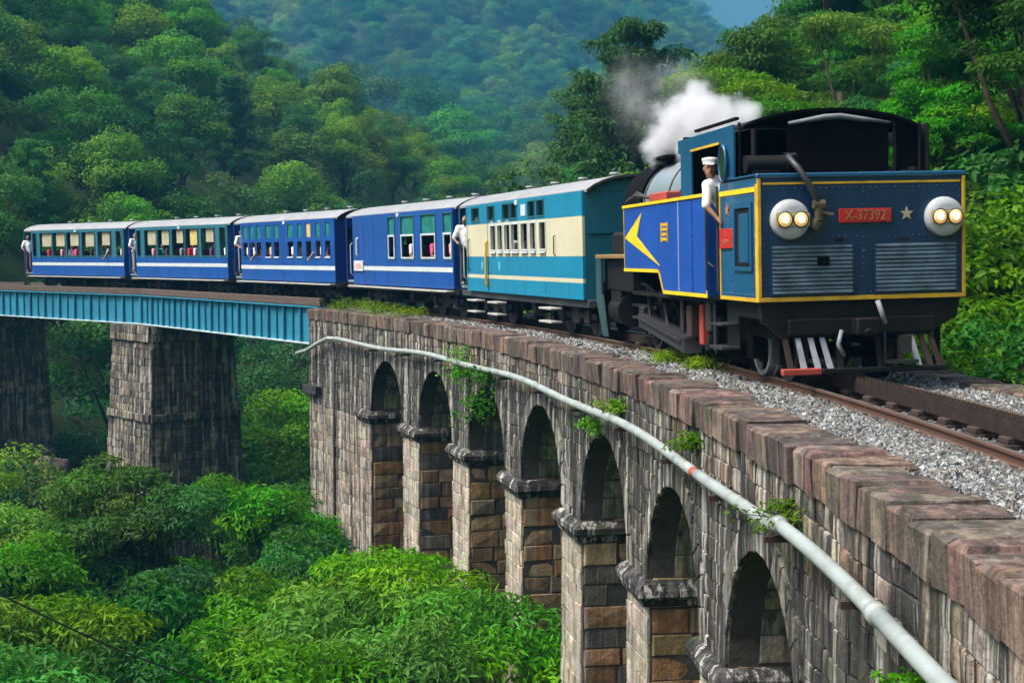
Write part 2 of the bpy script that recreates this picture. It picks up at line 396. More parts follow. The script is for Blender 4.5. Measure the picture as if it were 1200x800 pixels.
def front_wall(side):
    f = wmap(side); wall = []; pier = []
    z = -.345; course = 0
    zs = []
    while z > (-13 if side < 0 else -5):
        h = random.uniform(.19, .27) if z > -3 else random.uniform(.24, .34); zs.append((z - h, z)); z -= h
    for z0, z1 in zs:
        s = S_NEAR + 6 + random.uniform(0, .4) if side < 0 else -16
        zc = (z0 + z1) / 2
        while s < S_END - .02:
            w = random.choice([random.uniform(.18, .3), random.uniform(.26, .46), random.uniform(.3, .62)])
            if s + w > S_END - .15: w = S_END - s
            s1 = s + w; wz = lambda q, k: k + .022 * math.sin(q * 2.3 + k * 9) + .012 * math.sin(q * 6.1 + k * 23); lean = random.uniform(-.02, .02); poly = [(s, wz(s, z0)), (s1 + lean, wz(s1, z0)), (s1 - lean, wz(s1, z1)), (s, wz(s, z1))]; ok = True
            for a, b in OPEN:
                c = (a + b) / 2; hw = (b - a) / 2
                if zc < Z_SPR:
                    if s1 <= a or s >= b: continue
                    p2 = clip(poly, a, 0, -1, 0); p3 = clip(poly, b, 0, 1, 0)
                    poly = max((p2, p3), key=lambda q: area(q) if len(q) > 2 else 0)
                else:
                    rr = hw + RING
                    mx, mz = (s + s1) / 2 - c, zc - Z_SPR; d = math.hypot(mx, mz)
                    if d < rr + .45 and d > 1e-3 and s1 > c - rr and s < c + rr:
                        nx, nz = mx / d, mz / d; poly = clip(poly, c + nx * rr, Z_SPR + nz * rr, nx, nz)
                if len(poly) < 3 or area(poly) < .012: ok = False; break
            if ok and any(a < sum(p[0] for p in poly) / len(poly) < b for a, b in OPEN) and zc < Z_SPR: ok = False
            if ok:
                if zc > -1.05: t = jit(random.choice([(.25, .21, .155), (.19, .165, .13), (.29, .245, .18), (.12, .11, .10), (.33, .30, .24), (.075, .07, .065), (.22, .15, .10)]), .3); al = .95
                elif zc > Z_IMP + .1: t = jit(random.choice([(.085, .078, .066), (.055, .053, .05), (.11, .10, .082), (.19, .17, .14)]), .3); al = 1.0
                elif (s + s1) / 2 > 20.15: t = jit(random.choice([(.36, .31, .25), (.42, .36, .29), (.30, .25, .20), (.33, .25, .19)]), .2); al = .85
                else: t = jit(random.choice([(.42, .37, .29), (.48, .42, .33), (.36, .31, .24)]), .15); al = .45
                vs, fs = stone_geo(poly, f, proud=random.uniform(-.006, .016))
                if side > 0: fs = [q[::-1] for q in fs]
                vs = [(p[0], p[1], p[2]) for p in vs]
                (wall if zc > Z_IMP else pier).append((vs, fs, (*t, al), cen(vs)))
            s = s1
    # arch ring
    for a, b in OPEN:
        c = (a + b) / 2; hw = (b - a) / 2; n = 15
        for k in range(n):
            t0, t1 = math.pi * k / n, math.pi * (k + 1) / n
            poly = [(c + r * math.cos(t), Z_SPR + r * math.sin(t)) for r, t in ((hw - .0, t0), (hw + RING, t0), (hw + RING, t1), (hw, t1))]
            t = jit(random.choice([(.11, .105, .1), (.16, .15, .13), (.2, .185, .15)]), .2)
            vs, fs = stone_geo(poly, f, proud=.02); fs = [q[::-1] for q in fs] if side < 0 else fs
            wall.append((vs, [q[::-1] for q in fs] if side < 0 else fs, (*t, 1.0), cen(vs)))
    return wall, pier
EYE = Vector((0, 0, 1.5)) - OFF
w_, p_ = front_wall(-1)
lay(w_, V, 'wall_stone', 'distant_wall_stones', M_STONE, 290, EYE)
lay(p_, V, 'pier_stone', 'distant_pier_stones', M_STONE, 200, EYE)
w_, p_ = front_wall(1)
lay(w_ + p_, V, 'wall_stone', 'far_side_wall_stones', M_STONE, 0, EYE)
# pier cheeks (the faces across the line) and the arch barrels
cheek = []; barrel = []
for a, b in OPEN:
    def fside(u, z, out, s_=b):
        q = tp(s_ - out, u, z) - OFF; return tuple(q)
    def fside2(u, z, out, s_=a):
        q = tp(s_ + out, u, z) - OFF; return tuple(q)
    for f, flip, deep in ((fside, False, -13), (fside2, True, -6)):
        z = Z_SPR
        while z > deep:
            h = random.uniform(.28, .40); u = -WALL_U + .04
            while u < WALL_U - .02:
                w = random.uniform(.38, .85)
                if u + w > WALL_U - .25: w = WALL_U - u
                t = jit(random.choice([(.34, .20, .09), (.30, .16, .065), (.38, .25, .12), (.25, .15, .075), (.22, .17, .11), (.42, .30, .16)]), .2)
                if random.random() < .12: t = jit((.10, .09, .075), .2)
                vs, fs = stone_geo([(u, z - h), (u + w, z - h), (u + w, z), (u, z)], f, proud=random.uniform(-.005, .03), ch=.02, rough=.014)
                if flip: fs = [q[::-1] for q in fs]
                cheek.append((vs, fs, (*t, .38), cen(vs))); u += w
            z -= h
    c = (a + b) / 2; hw = (b - a) / 2; n = 15
    def fb(t, u, out):
        r = hw - out; q = tp(c + r * math.cos(t / hw), u, Z_SPR + r * math.sin(t / hw)) - OFF; return tuple(q)
    for k in range(n):
        u = -WALL_U + .34
        while u < WALL_U - .05:
            w = random.uniform(.4, .8); u1 = min(u + w, WALL_U - .02)
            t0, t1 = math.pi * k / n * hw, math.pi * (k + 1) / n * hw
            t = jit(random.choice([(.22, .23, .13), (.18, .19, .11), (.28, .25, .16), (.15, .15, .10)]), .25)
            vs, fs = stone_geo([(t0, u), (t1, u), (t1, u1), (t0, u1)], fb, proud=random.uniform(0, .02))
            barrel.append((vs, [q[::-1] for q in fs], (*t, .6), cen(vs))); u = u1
lay(cheek, V, 'cheek_stone', 'distant_cheek_stones', M_STONE, 250, EYE)
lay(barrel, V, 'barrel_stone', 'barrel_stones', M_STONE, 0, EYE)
# moulded impost on each pier
M_IMP = mat('blackened_impost', (.034, .034, .036), .9, var=.5, vscale=4, dirt=.6, dirtcol=(.012, .012, .012), bump=.7, bscale=18, spec=.2)
def impost(s0, s1):
    mb = MB()
    prof = [(.0, Z_IMP + .02), (.03, Z_IMP + .04), (.05, Z_IMP + .12), (.11, Z_IMP + .17), (.11, Z_IMP + .25), (.05, Z_IMP + .33), (0, Z_IMP + .36)]
    rings = []
    for d, z in prof:
        d += .03
        rings.append([tuple(tp(s, u, z) - OFF) for s, u in ((s0 - d, -WALL_U - d), (s1 + d, -WALL_U - d), (s1 + d, WALL_U + d), (s0 - d, WALL_U + d))])
    vs = [p for r in rings for p in r]; fs = []
    for i in range(len(rings) - 1):
        for k in range(4): fs.append((i * 4 + k, i * 4 + (k + 1) % 4, i * 4 + 4 + (k + 1) % 4, i * 4 + 4 + k))
    fs += [(3, 2, 1, 0), tuple(len(vs) - 4 + k for k in range(4))]
    vs = [(p[0] + random.uniform(-.012, .012), p[1] + random.uniform(-.012, .012), p[2] + random.uniform(-.012, .012)) for p in vs]; mb.add(vs, [q[::-1] for q in fs], 0, (.075, .072, .07, 1)); mb.build('impost', M_STONE, V, tint=True)
for (a, b), (a2, b2) in zip(OPEN[:-1], OPEN[1:]): impost(b2, a)
impost(-6.2, -5.0); impost(22.95, 24.0)
# end pilaster with its ledge, and the dark drain down the abutment
mb = MB()
def pil(s0, s1, u0, u1, z0, z1): 
    q = [tuple(tp(s, u, z) - OFF) for z in (z0, z1) for u in (u0, u1) for s in (s1, s0)]
    mb.add(q, [(0, 2, 3, 1), (4, 5, 7, 6), (0, 1, 5, 4), (2, 6, 7, 3), (0, 4, 6, 2), (1, 3, 7, 5)])
pil(27.5, 28.72, -WALL_U - .2, -WALL_U + .2, -2.55, -2.32); mb.build('ledge', M_IMP, V)
mb = MB(); mb.tube([tuple(tp(26.25, -WALL_U - .03, z) - OFF) for z in (-.9, -4, -8, -12)], .05, 8)
mb.build('drain_pipe', mat('black_drain', (.014, .014, .015), .7, var=.4, vscale=5), V, smooth=True)
# coping
cope = []
for side in (-1, 1):
    f0 = wmap(side); s = -14.5
    while s < S_END:
        w = random.uniform(.26, .52)
        if s + w > S_END - .2: w = S_END - s
        h = .325; dep = random.uniform(.50, .60) if random.random() < .75 else random.uniform(.58, .72); o_ = random.uniform(.03, .07); tz = -.02 + random.uniform(-.022, .014)
        if random.random() < .08: dep -= .18
        g = .008; s0, s1 = s + g, s + w - g; c = random.uniform(.015, .045)
        rings = []
        for (ds, out, zz) in ((0, o_ - .01, -.02 - h), (0, o_, tz - c), (c, o_ - c, tz)):
            x = out
            rings.append([(s0 + ds, x), (s1 - ds, x), (s1 - ds, -dep + (c if ds else 0)), (s0 + ds, -dep + (c if ds else 0)), zz])
        vs = []
        for r in rings:
            for sg, ou in r[:4]:
                j = [random.uniform(-.016, .016) for _ in range(3)]
                vs.append(f0(sg + j[0], r[4] + j[1], ou + j[2]))
        cm = f0((s0 + s1) / 2, tz + random.uniform(-.004, .014), -dep / 2); vs.append(cm)
        fs = []
        for i in (0, 1):
            for k in range(4): fs.append((i * 4 + k, i * 4 + (k + 1) % 4, i * 4 + 4 + (k + 1) % 4, i * 4 + 4 + k))
        fs += [(8 + k, 8 + (k + 1) % 4, 12) for k in range(4)] + [(3, 2, 1, 0)]
        if side < 0: fs = [q[::-1] for q in fs]
        t = jit(random.choice([(.19, .118, .092), (.16, .10, .08), (.21, .14, .105), (.135, .092, .076), (.20, .145, .115), (.115, .085, .07), (.17, .13, .10)]), .2)
        cope.append((vs, fs, (*t, .85), cen(vs))); s += w
lay(cope, V, 'coping_stone', 'distant_coping_stones', M_COPE, 200, EYE)
# ---- deck, ballast
M_GRAV = mat('ballast_gravel', (.16, .165, .165), .95, var=.55, vscale=22, dirt=.5, dirtcol=(.05, .045, .04), dscale=5, bump=1.0, bscale=28, spec=.2)
mb = MB(); us = [-1.62, -1.2, -.75, -.45, 0, .45, .75, 1.2, 1.62]
zsu = [-.10, -.075, -.085, -.15, -.165, -.14, -.07, -.06, -.08]
ss = [S_NEAR + .6 * i for i in range(int((S_END - S_NEAR) / .6) + 1)] + [S_END]
vs = [tuple(tp(s, u, z + random.uniform(-.012, .012))) for s in ss for u, z in zip(us, zsu)]
n = len(us); fs = [(i * n + k, i * n + k + 1, (i + 1) * n + k + 1, (i + 1) * n + k) for i in range(len(ss) - 1) for k in range(n - 1)]
mb.add(vs, fs); o = mb.build('ballast_bed', M_GRAV, smooth=True); tag(o, kind='structure')
def gravel():
    base = np.array([(1, 0, 0), (-1, 0, 0), (0, 1, 0), (0, -1, 0), (0, 0, 1), (0, 0, -1)], float)
    tri = np.array([(0, 2, 4), (2, 1, 4), (1, 3, 4), (3, 0, 4), (2, 0, 5), (1, 2, 5), (3, 1, 5), (0, 3, 5)])
    S = []
    def zone(s0, s1, u0, u1, dens, size):
        k = int((s1 - s0) * (u1 - u0) * dens); ss_ = rng.uniform(s0, s1, k); uu = rng.uniform(u0, u1, k)
        S.append(np.stack([ss_, uu, rng.uniform(.6, 1.25, k) * size], 1))
    zone(-13, -3, -1.62, -.55, 900, .025); zone(-3, 6, -1.62, -.55, 480, .030); zone(6, 28, -1.62, -.55, 160, .040)
    zone(-13, 0, -.45, .45, 200, .028); zone(-13, 0, .55, 1.62, 420, .031); zone(0, 8, .55, 1.62, 220, .035)
    A = np.concatenate(S); k = len(A)
    a = TP0 + A[:, 0] / TR; px = TX0 + TR * (np.cos(a) - np.cos(TP0)) + A[:, 1] * np.cos(a); py = TY0 + TR * (np.sin(a) - np.sin(TP0)) + A[:, 1] * np.sin(a)
    pz = np.interp(A[:, 1], us, zsu) + A[:, 2] * .35
    sc3 = A[:, 2][:, None] * rng.uniform(.55, 1.25, (k, 3))
    q = rng.normal(size=(k, 4)); q /= np.linalg.norm(q, axis=1)[:, None]
    w, x, y, z = q.T
    Rm = np.stack([np.stack([1 - 2 * (y * y + z * z), 2 * (x * y - z * w), 2 * (x * z + y * w)], -1), np.stack([2 * (x * y + z * w), 1 - 2 * (x * x + z * z), 2 * (y * z - x * w)], -1), np.stack([2 * (x * z - y * w), 2 * (y * z + x * w), 1 - 2 * (x * x + y * y)], -1)], 1)
    loc = base[None] * sc3[:, None, :] * rng.uniform(.75, 1.2, (k, 6, 1)) + rng.normal(size=(k, 6, 3)) * .18 * A[:, 2][:, None, None]
    vv = np.einsum('kij,knj->kni', Rm, loc) + np.stack([px, py, pz], -1)[:, None, :]
    ff = tri[None] + (np.arange(k) * 6)[:, None, None]
    me = bpy.data.meshes.new('gravel'); me.from_pydata(vv.reshape(-1, 3).tolist(), [], ff.reshape(-1, 3).tolist())
    cl = np.array([(.22, .23, .235), (.15, .165, .17), (.10, .11, .115), (.27, .275, .27), (.19, .175, .155), (.13, .115, .10), (.33, .34, .335)])[rng.integers(0, 7, k)] * rng.uniform(.6, 1.2, (k, 1)); dd = np.clip(1.25 - np.abs(np.abs(A[:, 1]) - .53) / .32, 0, 1)[:, None] * rng.uniform(.3, .95, (k, 1)); cl = cl * (1 - dd) + np.array([.055, .04, .03]) * dd
    cc = np.ones((k, 6, 4), np.float32); cc[:, :, :3] = cl[:, None, :]
    at = me.color_attributes.new('tint', 'FLOAT_COLOR', 'POINT'); at.data.foreach_set('color', cc.ravel())
    m = bpy.data.materials.new('ballast_stone'); m.use_nodes = True; N = m.node_tree.nodes; b = N['Principled BSDF']; b.inputs['Roughness'].default_value = .9; b.inputs['Specular IOR Level'].default_value = .25
    t = N.new('ShaderNodeAttribute'); t.attribute_name = 'tint'; m.node_tree.links.new(t.outputs['Color'], b.inputs['Base Color'])
    me.materials.append(m); tag(link('gravel', me), 'grey crushed stone ballast beside the rails', 'gravel', kind='stuff')
gravel()
# ---- track
M_RAIL = mat('rusty_rail', (.105, .055, .035), .7, .3, var=.3, vscale=3, dirt=.4, dirtcol=(.03, .02, .015), bump=.2)
M_RAILTOP = mat('worn_rail_head', (.23, .19, .165), .4, .7, var=.2, vscale=4)
M_SLEEP = mat('steel_sleeper', (.035, .021, .016), .85, .1, var=.4, vscale=5, bump=.4)
M_RACK = mat('greasy_rack', (.030, .019, .015), .6, .3, var=.4, vscale=6, bump=.2)
TRK = empty('railway_track', (0, 0, 0), label='rusty metre gauge rails with a toothed rack bar between them', cat='railway track')
S0T, S1T = -16.0, 78.0
def sweep(prof, s0, s1, step, name, mts, topz=None, closed=True):
    mb = MB(); n = len(prof); k = int((s1 - s0) / step) + 1; st = [s0 + (s1 - s0) * i / k for i in range(k + 1)]
    vs = [tuple(tpc(s, u, z)) for s in st for u, z in prof]
    for i in range(k):
        for j in range(n):
            f = (i * n + j, i * n + (j + 1) % n, (i + 1) * n + (j + 1) % n, (i + 1) * n + j)
            zz = (prof[j][1] + prof[(j + 1) % n][1]) / 2
            mb.f.append(f[::-1]); mb.m.append(1 if topz is not None and zz > topz else 0)
    mb.v = vs; mb.t = [(1, 1, 1, 1)] * len(vs); mb.f += [tuple(range(n)), tuple(range(k * n, k * n + n))[::-1]]; mb.m += [0, 0]
    return mb.build(name, mts, TRK)
for u in (-.53, .53):
    w = .028
    prof = [(u - .055, -.115), (u + .055, -.115), (u + .055, -.103), (u + .009, -.09), (u + .009, -.035), (u + w, -.028), (u + w, -.006), (u + w - .006, 0), (u - w + .006, 0), (u - w, -.006), (u - w, -.028), (u - .009, -.035), (u - .009, -.09), (u - .055, -.103)]
    sweep(prof, S0T, S1T, 1.0, 'rail', [M_RAIL, M_RAILTOP], -.003)
for u in (-.055, .055):
    o = sweep([(u - .013, -.06), (u + .013, -.06), (u + .013, .075), (u - .013, .075)], S0T, S1T, 1.0, 'rack_bar', M_RACK)
mb = MB(); s = S0T; i = 0
while s < 8:
    for u, of in ((-.055, 0), (.055, .06)):
        q = [tuple(tpc(s + of + d, uu, z)) for z, w in ((.0751, .034), (.118, .018)) for uu in (u - .0125, u + .0125) for d in (-w, w)]
        mb.add(q, [(0, 1, 3, 2), (4, 6, 7, 5), (0, 4, 5, 1), (2, 3, 7, 6), (0, 2, 6, 4), (1, 5, 7, 3)])
    s += .12
o = mb.build('rack_teeth', M_RACK, TRK); o['kind'] = 'stuff'
slm = MB(); slm.box(-.95, .95, -.11, .11, -.17, -.116, 0, .012); slm.box(-.12, .12, -.10, .10, -.116, -.058, 0, .01)
for u in (-.53, .53): slm.box(u - .10, u - .06, -.06, .06, -.116, -.085, 0, .006); slm.box(u + .06, u + .10, -.06, .06, -.116, -.085, 0, .006)
sl_me = slm.mesh('sleeper', M_SLEEP); s = S0T + .3
while s < S1T:
    p = tpc(s, 0, 0); link('sleeper', sl_me, TRK, p, (0, -CANT, head(s))); s += .72
# ---- long pipe bracketed to the wall
M_PIPE = mat('painted_pipe', (.27, .315, .305), .5, .0, var=.12, vscale=3, dirt=.6, dirtcol=(.12, .085, .06), dscale=3.5, bump=.15)
PU = -WALL_U - .20
def pz_(s): return -.70 - .12 * float(sstep(12, 24, s)) + .03 * math.sin(s * .8) + (.05 if s < -5 else 0) 
PIPE = empty('water_pipe', tp(0, PU, -.7), label='long pale grey pipe running along the viaduct wall below the coping', cat='pipe')
po = PIPE.location.copy()
def pipe_run(s0, s1, n, name='pipe_length', r=.058, m=M_PIPE, pts=None):
    mb = MB(); pts = pts or [tuple(tp(s0 + (s1 - s0) * i / n, PU, pz_(s0 + (s1 - s0) * i / n)) - po) for i in range(n + 1)]
    mb.tube(pts, r, 14); return mb.build(name, m, PIPE, smooth=True)
joints = [-14, -7.9, -5.1, -1.72, 3.2, 8.4, 13.8, 19.2, 25.4]
for a, b in zip(joints[:-1], joints[1:]): pipe_run(a + (.24 if a == -1.72 else 0), b, 10)
pipe_run(0, 0, 0, pts=[tuple(tp(s, PU, z) - po) for s, z in ((25.4, pz_(25.4)), (26.3, pz_(26.3) - .02), (27.2, -1.0), (28.3, -1.28), (29.2, -1.42))])
M_RED = mat('red_primer', (.36, .07, .035), .6, var=.25, vscale=8)
for s in (-7.9, -5.1, 3.2, 8.4, 13.8, 19.2, 25.4):
    mb = MB(); mb.tube([tuple(tp(s + d, PU, pz_(s + d)) - po) for d in (-.06, .06)], .072, 14); mb.build('collar', M_PIPE, PIPE, smooth=True)
mb = MB(); mb.tube([tuple(tp(-1.72 + d, PU, pz_(-1.72 + d)) - po) for d in (-.02, .27)], .046, 14); mb.build('primed_joint', M_RED, PIPE, smooth=True)
M_BRK = mat('pipe_bracket_iron', (.05, .03, .025), .8, .2, var=.3)
for s in (-10, -7.3, -4.9, -2.6, -.2, 2.6, 5.6, 8.2, 11, 13.6, 16.5, 19.4, 22.3):
    mb = MB(); z = pz_(s) - .075
    q = [tuple(tp(ss_, u, zz) - po) for zz in (z - .05, z) for u in (PU - .08, -WALL_U + .02) for ss_ in (s - .03, s + .03)]
    mb.add(q, [(0, 1, 3, 2), (4, 6, 7, 5), (0, 4, 5, 1), (2, 3, 7, 6), (0, 2, 6, 4), (1, 5, 7, 3)]); mb.build('bracket', M_BRK, PIPE)
# ---- steel girder spans
M_GIRD = mat('teal_girder_paint', (.014, .17, .27), .55, var=.2, vscale=1.5, dirt=.45, dirtcol=(.02, .06, .08), dscale=1.2, streak=True)
M_FLG = mat('pale_flange_edge', (.35, .45, .47), .6, var=.3, vscale=4, dirt=.5, dirtcol=(.08, .06, .05))
M_TIMB = mat('dark_deck_timber', (.075, .05, .038), .9, var=.4, vscale=5, bump=.5, dirt=.4)
def girder(s0, s1, lab):
    a = tp(s0, 0, 0); b = tp(s1, 0, 0); d = b - a; L_ = d.length; yaw = math.atan2(-d.x, d.y)
    E_ = empty('girder_span', a, (0, 0, yaw), lab, 'bridge span')
    for sx in (-1.72, 1.72):
        mb = MB(); mb.box(sx - .012, sx + .012, .03, L_ - .03, -1.11, -.03); mb.build('web', M_GIRD, E_)
        mb = MB(); mb.box(sx - .16, sx + .16, .02, L_ - .02, -.03, .015, 0, .006); mb.build('top_flange', M_GIRD, E_)
        mb = MB(); mb.box(sx - .18, sx + .18, .02, L_ - .02, -1.155, -1.11, 0, .008); mb.build('bottom_flange', M_FLG, E_)
        st = MB(); st.box(-.115, .115, -.03, .03, -1.109, -.031, 0, .008); stm = st.mesh('stiffener', M_GIRD)
        st2 = MB(); st2.box(-.075, .075, -.012, .012, -1.109, -.031); stm2 = st2.mesh('stiffener', M_GIRD)
        k = int(L_ / 1.25)
        for i in range(k + 1):
            y = .15 + (L_ - .3) * i / k; link('stiffener', stm, E_, (sx, y, 0))
            if i < k: link('stiffener', stm2, E_, (sx, y + (L_ - .3) / k / 2, 0))
        mb = MB(); mb.box(sx - .09, sx + .07, .02, L_ - .02, .03, .27, 0, .015); mb.build('timber_kerb', M_TIMB, E_)
    tm = MB(); tm.box(-1.69, 1.69, -.11, .11, -.30, -.175, 0, .01); tme = tm.mesh('bridge_timber', M_TIMB)
    k = int(L_ / .6)
    for i in range(k): link('bridge_timber', tme, E_, (0, .4 + (L_ - .8) * i / (k - 1), 0))
    mb = MB()
    for i in range(5):
        y = .3 + (L_ - .6) * i / 4; mb.box(-1.6, 1.6, y - .05, y + .05, -.9, -.35)
    mb.build('cross_frame', M_GIRD, E_)
girder(S_END + .05, 45.0, 'teal riveted plate girder span between the stone viaduct and its first tall pier')
girder(45.15, 61.2, 'teal riveted plate girder span beyond the first tall pier under the rearmost coaches')
girder(61.35, 77.5, 'teal riveted plate girder span running into the far wooded hillside')
# ---- tall battered piers
def tall_pier(s, lab, bot):
    o_, U, T = fr(s); yaw = head(s)
    E_ = empty('stone_pier', (o_.x, o_.y, bot), (0, 0, yaw), lab, 'pier')
    top = -1.16 - bot; u0, u1, t0 = -2.2, 1.35, 1.75; bat = .045
    mb = MB(); e = .03
    def ring(z, k=0.0): 
        g = (top - z) * bat - e + k; return [(u0 - g, -t0 - g, z), (u1 + g, -t0 - g, z), (u1 + g, t0 + g, z), (u0 - g, t0 + g, z)]
    vs = ring(0) + ring(top); mb.add(vs, [(0, 1, 5, 4), (1, 2, 6, 5), (2, 3, 7, 6), (3, 0, 4, 7), (4, 5, 6, 7)]); mb.build('core', M_MORTAR, E_)
    st = []; bands = {round(top - .55, 2)}
    def face(k):
        def f(a, z, out):
            g = (top - z) * bat + out
            return {0: (a, -t0 - g, z), 1: (u0 - g, -a, z), 2: (u1 + g, a, z), 3: (-a, t0 + g, z)}[k]
        return f
    z = top; course = 0
    ext = {0: (u0, u1), 1: (-t0, t0), 2: (-t0, t0), 3: (-u1, -u0)}
    while z > .2:
        h = random.uniform(.27, .36); course += 1; proudb = .10 if course in (1, 2, 12, 22) else 0
        for k in (0, 1, 2, 3):
            lo, hi = ext[k]; g = (top - z) * bat; a = lo - g; hi += g
            if k in (2, 3) and z < top - 9: continue
            while a < hi - .02:
                w = random.uniform(.35, .8)
                if a + w > hi - .22: w = hi - a
                if k == 1: tt = random.choice([(.15, .13, .105), (.21, .175, .135), (.10, .092, .08), (.26, .215, .16)])
                else: tt = random.choice([(.27, .185, .115), (.20, .15, .10), (.14, .115, .09), (.32, .24, .155), (.10, .09, .08)])
                vs, fs = stone_geo([(a, z - h), (a + w, z - h), (a + w, z), (a, z)], face(k), proud=random.uniform(-.005, .03) + proudb, ch=.018, rough=.014)
                st.append((vs, fs, (*jit(tt, .2), .9), cen(vs))); a += w
        z -= h
    eye = E_.matrix_basis.inverted() @ Vector((0, 0, 1.5))
    lay(st, E_, 'stone_block', 'stone_blocks', M_STONE, 240, eye)
    mb = MB(); mb.box(u0 + .1, u1 - .1, -t0 + .2, t0 - .2, top - .04, top - .002); mb.build('bearing_slab', M_IMP, E_)
tall_pier(45.08, 'tall tapering stone pier under the joint of the girders next to the viaduct', -18)
tall_pier(61.28, 'tall tapering stone pier standing by boulders beyond the first girder pier', -14)
tall_pier(77.4, 'stone pier against the far hillside carrying the last girder', -6)
# ================================================================== TRAIN
M_BLUE = mat('coach_blue_paint', (.008, .070, .30), .38, var=.1, vscale=1.5, dirt=.6, dirtcol=(.025, .04, .085), dscale=1.6, streak=True, coat=.2, bump=.08, bscale=1.6)
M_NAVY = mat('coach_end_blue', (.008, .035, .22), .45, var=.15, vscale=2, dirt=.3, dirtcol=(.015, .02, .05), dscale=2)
M_TEAL = mat('coach_teal_paint', (.008, .20, .34), .4, var=.1, vscale=1.5, dirt=.4, dirtcol=(.02, .08, .11), dscale=2, streak=True, coat=.15, bump=.08, bscale=1.6)
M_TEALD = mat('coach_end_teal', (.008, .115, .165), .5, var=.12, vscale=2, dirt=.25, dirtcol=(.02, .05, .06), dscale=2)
M_CREAM = mat('cream_paint', (.52, .49, .34), .5, var=.07, vscale=1.5, dirt=.3, dirtcol=(.30, .27, .2), dscale=2.5, streak=True)
M_WHITE = mat('white_paint', (.50, .55, .56), .5, var=.08, dirt=.2, dirtcol=(.4, .42, .42))
M_ROOF = mat('pale_roof_paint', (.23, .24, .245), .6, var=.12, vscale=1.2, dirt=.4, dirtcol=(.11, .108, .10), dscale=1.5, streak=False)
M_ROOFEDGE = mat('dark_roof_edge', (.035, .04, .045), .6, var=.3)
M_UNDER = mat('grimy_underframe', (.016, .017, .018), .75, var=.4, vscale=5, dirt=.5, dirtcol=(.03, .02, .015))
M_GREYU = mat('grey_solebar', (.035, .047, .052), .65, var=.3, vscale=3, dirt=.4, dirtcol=(.05, .04, .03))
M_INT = mat('coach_interior', (.16, .22, .22), .7, var=.2)
M_SEAT = mat('brown_seat', (.12, .055, .03), .7, var=.2)
M_FRAME = mat('teal_window_frame', (.02, .12, .17), .5, var=.15)
M_CURT = mat('beige_blind', (.36, .33, .22), .85, var=.2, vscale=4)
M_CURTY = mat('yellow_blind', (.50, .40, .12), .85, var=.2, vscale=4)
M_STEPW = mat('worn_step_wood', (.33, .33, .31), .7, var=.25, dirt=.4, dirtcol=(.2, .18, .15))
M_YEL = mat('yellow_lining', (.60, .36, .022), .5, var=.2, vscale=4, dirt=.6, dirtcol=(.16, .10, .03), dscale=5)
M_YELB = mat('bright_yellow_paint', (.74, .52, .012), .45, var=.1, vscale=3, dirt=.4, dirtcol=(.35, .22, .02), dscale=4)
def glass():
    m = bpy.data.materials.new('tinted_pane'); m.use_nodes = True; N = m.node_tree.nodes; L = m.node_tree.links
    g = N.new('ShaderNodeBsdfGlossy'); g.inputs['Roughness'].default_value = .06; t = N.new('ShaderNodeBsdfTransparent'); t.inputs[0].default_value = (.55, .72, .70, 1)
    f = N.new('ShaderNodeFresnel'); f.inputs[0].default_value = 1.6; x = N.new('ShaderNodeMixShader')
    L.new(f.outputs[0], x.inputs[0]); L.new(t.outputs[0], x.inputs[1]); L.new(g.outputs[0], x.inputs[2]); L.new(x.outputs[0], N['Material Output'].inputs[0]); return m
M_GLASS = glass()
M_GREENGL = mat('green_shutter_pane', (.02, .17, .16), .2, var=.3, vscale=3)
ZB, ZE, CW = .735, 2.74, 1.08
def side_panel(parent, sx, y0, y1, wins, bands, mats_, name='body_side', th=.05):
    ys = sorted({y0, y1} | {v for w in wins for v in w[:2]}); zs = sorted({ZB, ZE} | {v for w in wins for v in w[2:4]} | {b[0] for b in bands})
    ny, nz_ = len(ys) - 1, len(zs) - 1
    def filled(i, j):
        if not (0 <= i < ny and 0 <= j < nz_): return False
        yc, zc = (ys[i] + ys[i + 1]) / 2, (zs[j] + zs[j + 1]) / 2
        return not any(w[0] < yc < w[1] and w[2] < zc < w[3] for w in wins)
    mb = MB(); xo, xi = sx * CW, sx * (CW - th)
    for i in range(ny):
        for j in range(nz_):
            if not filled(i, j): continue
            a, b, c, d = ys[i], ys[i + 1], zs[j], zs[j + 1]; zc = (c + d) / 2; mi = [k for k, q in enumerate(bands) if q[0] <= zc][-1]; mi = bands[mi][1]
            mb.add([(xo, a, c), (xo, b, c), (xo, b, d), (xo, a, d)], [(3, 2, 1, 0) if sx > 0 else (0, 1, 2, 3)], mi)
            mb.add([(xi, a, c), (xi, b, c), (xi, b, d), (xi, a, d)], [(0, 1, 2, 3)], len(mats_) - 1)
            for di, dj, q in ((-1, 0, [(xo, a, c), (xo, a, d), (xi, a, d), (xi, a, c)]), (1, 0, [(xo, b, c), (xo, b, d), (xi, b, d), (xi, b, c)]), (0, -1, [(xo, a, c), (xo, b, c), (xi, b, c), (xi, a, c)]), (0, 1, [(xo, a, d), (xo, b, d), (xi, b, d), (xi, a, d)])):
                if not filled(i + di, j + dj): mb.add(q, [(0, 1, 2, 3)], mi)
    return mb.build(name, mats_, parent)
def wheelset_mesh(r=.36):
    mb = MB()
    for sx in (-1, 1):
        mb.cyl((sx * .50, 0, r), (sx * .60, 0, r), r, n=24); mb.cyl((sx * .47, 0, r), (sx * .50, 0, r), r + .028, n=24)
        mb.cyl((sx * .60, 0, r), (sx * .64, 0, r), .10, n=12)
    mb.cyl((-.5, 0, r), (.5, 0, r), .07, n=10); return mb.mesh('wheelset', M_UNDER)
WS = wheelset_mesh()
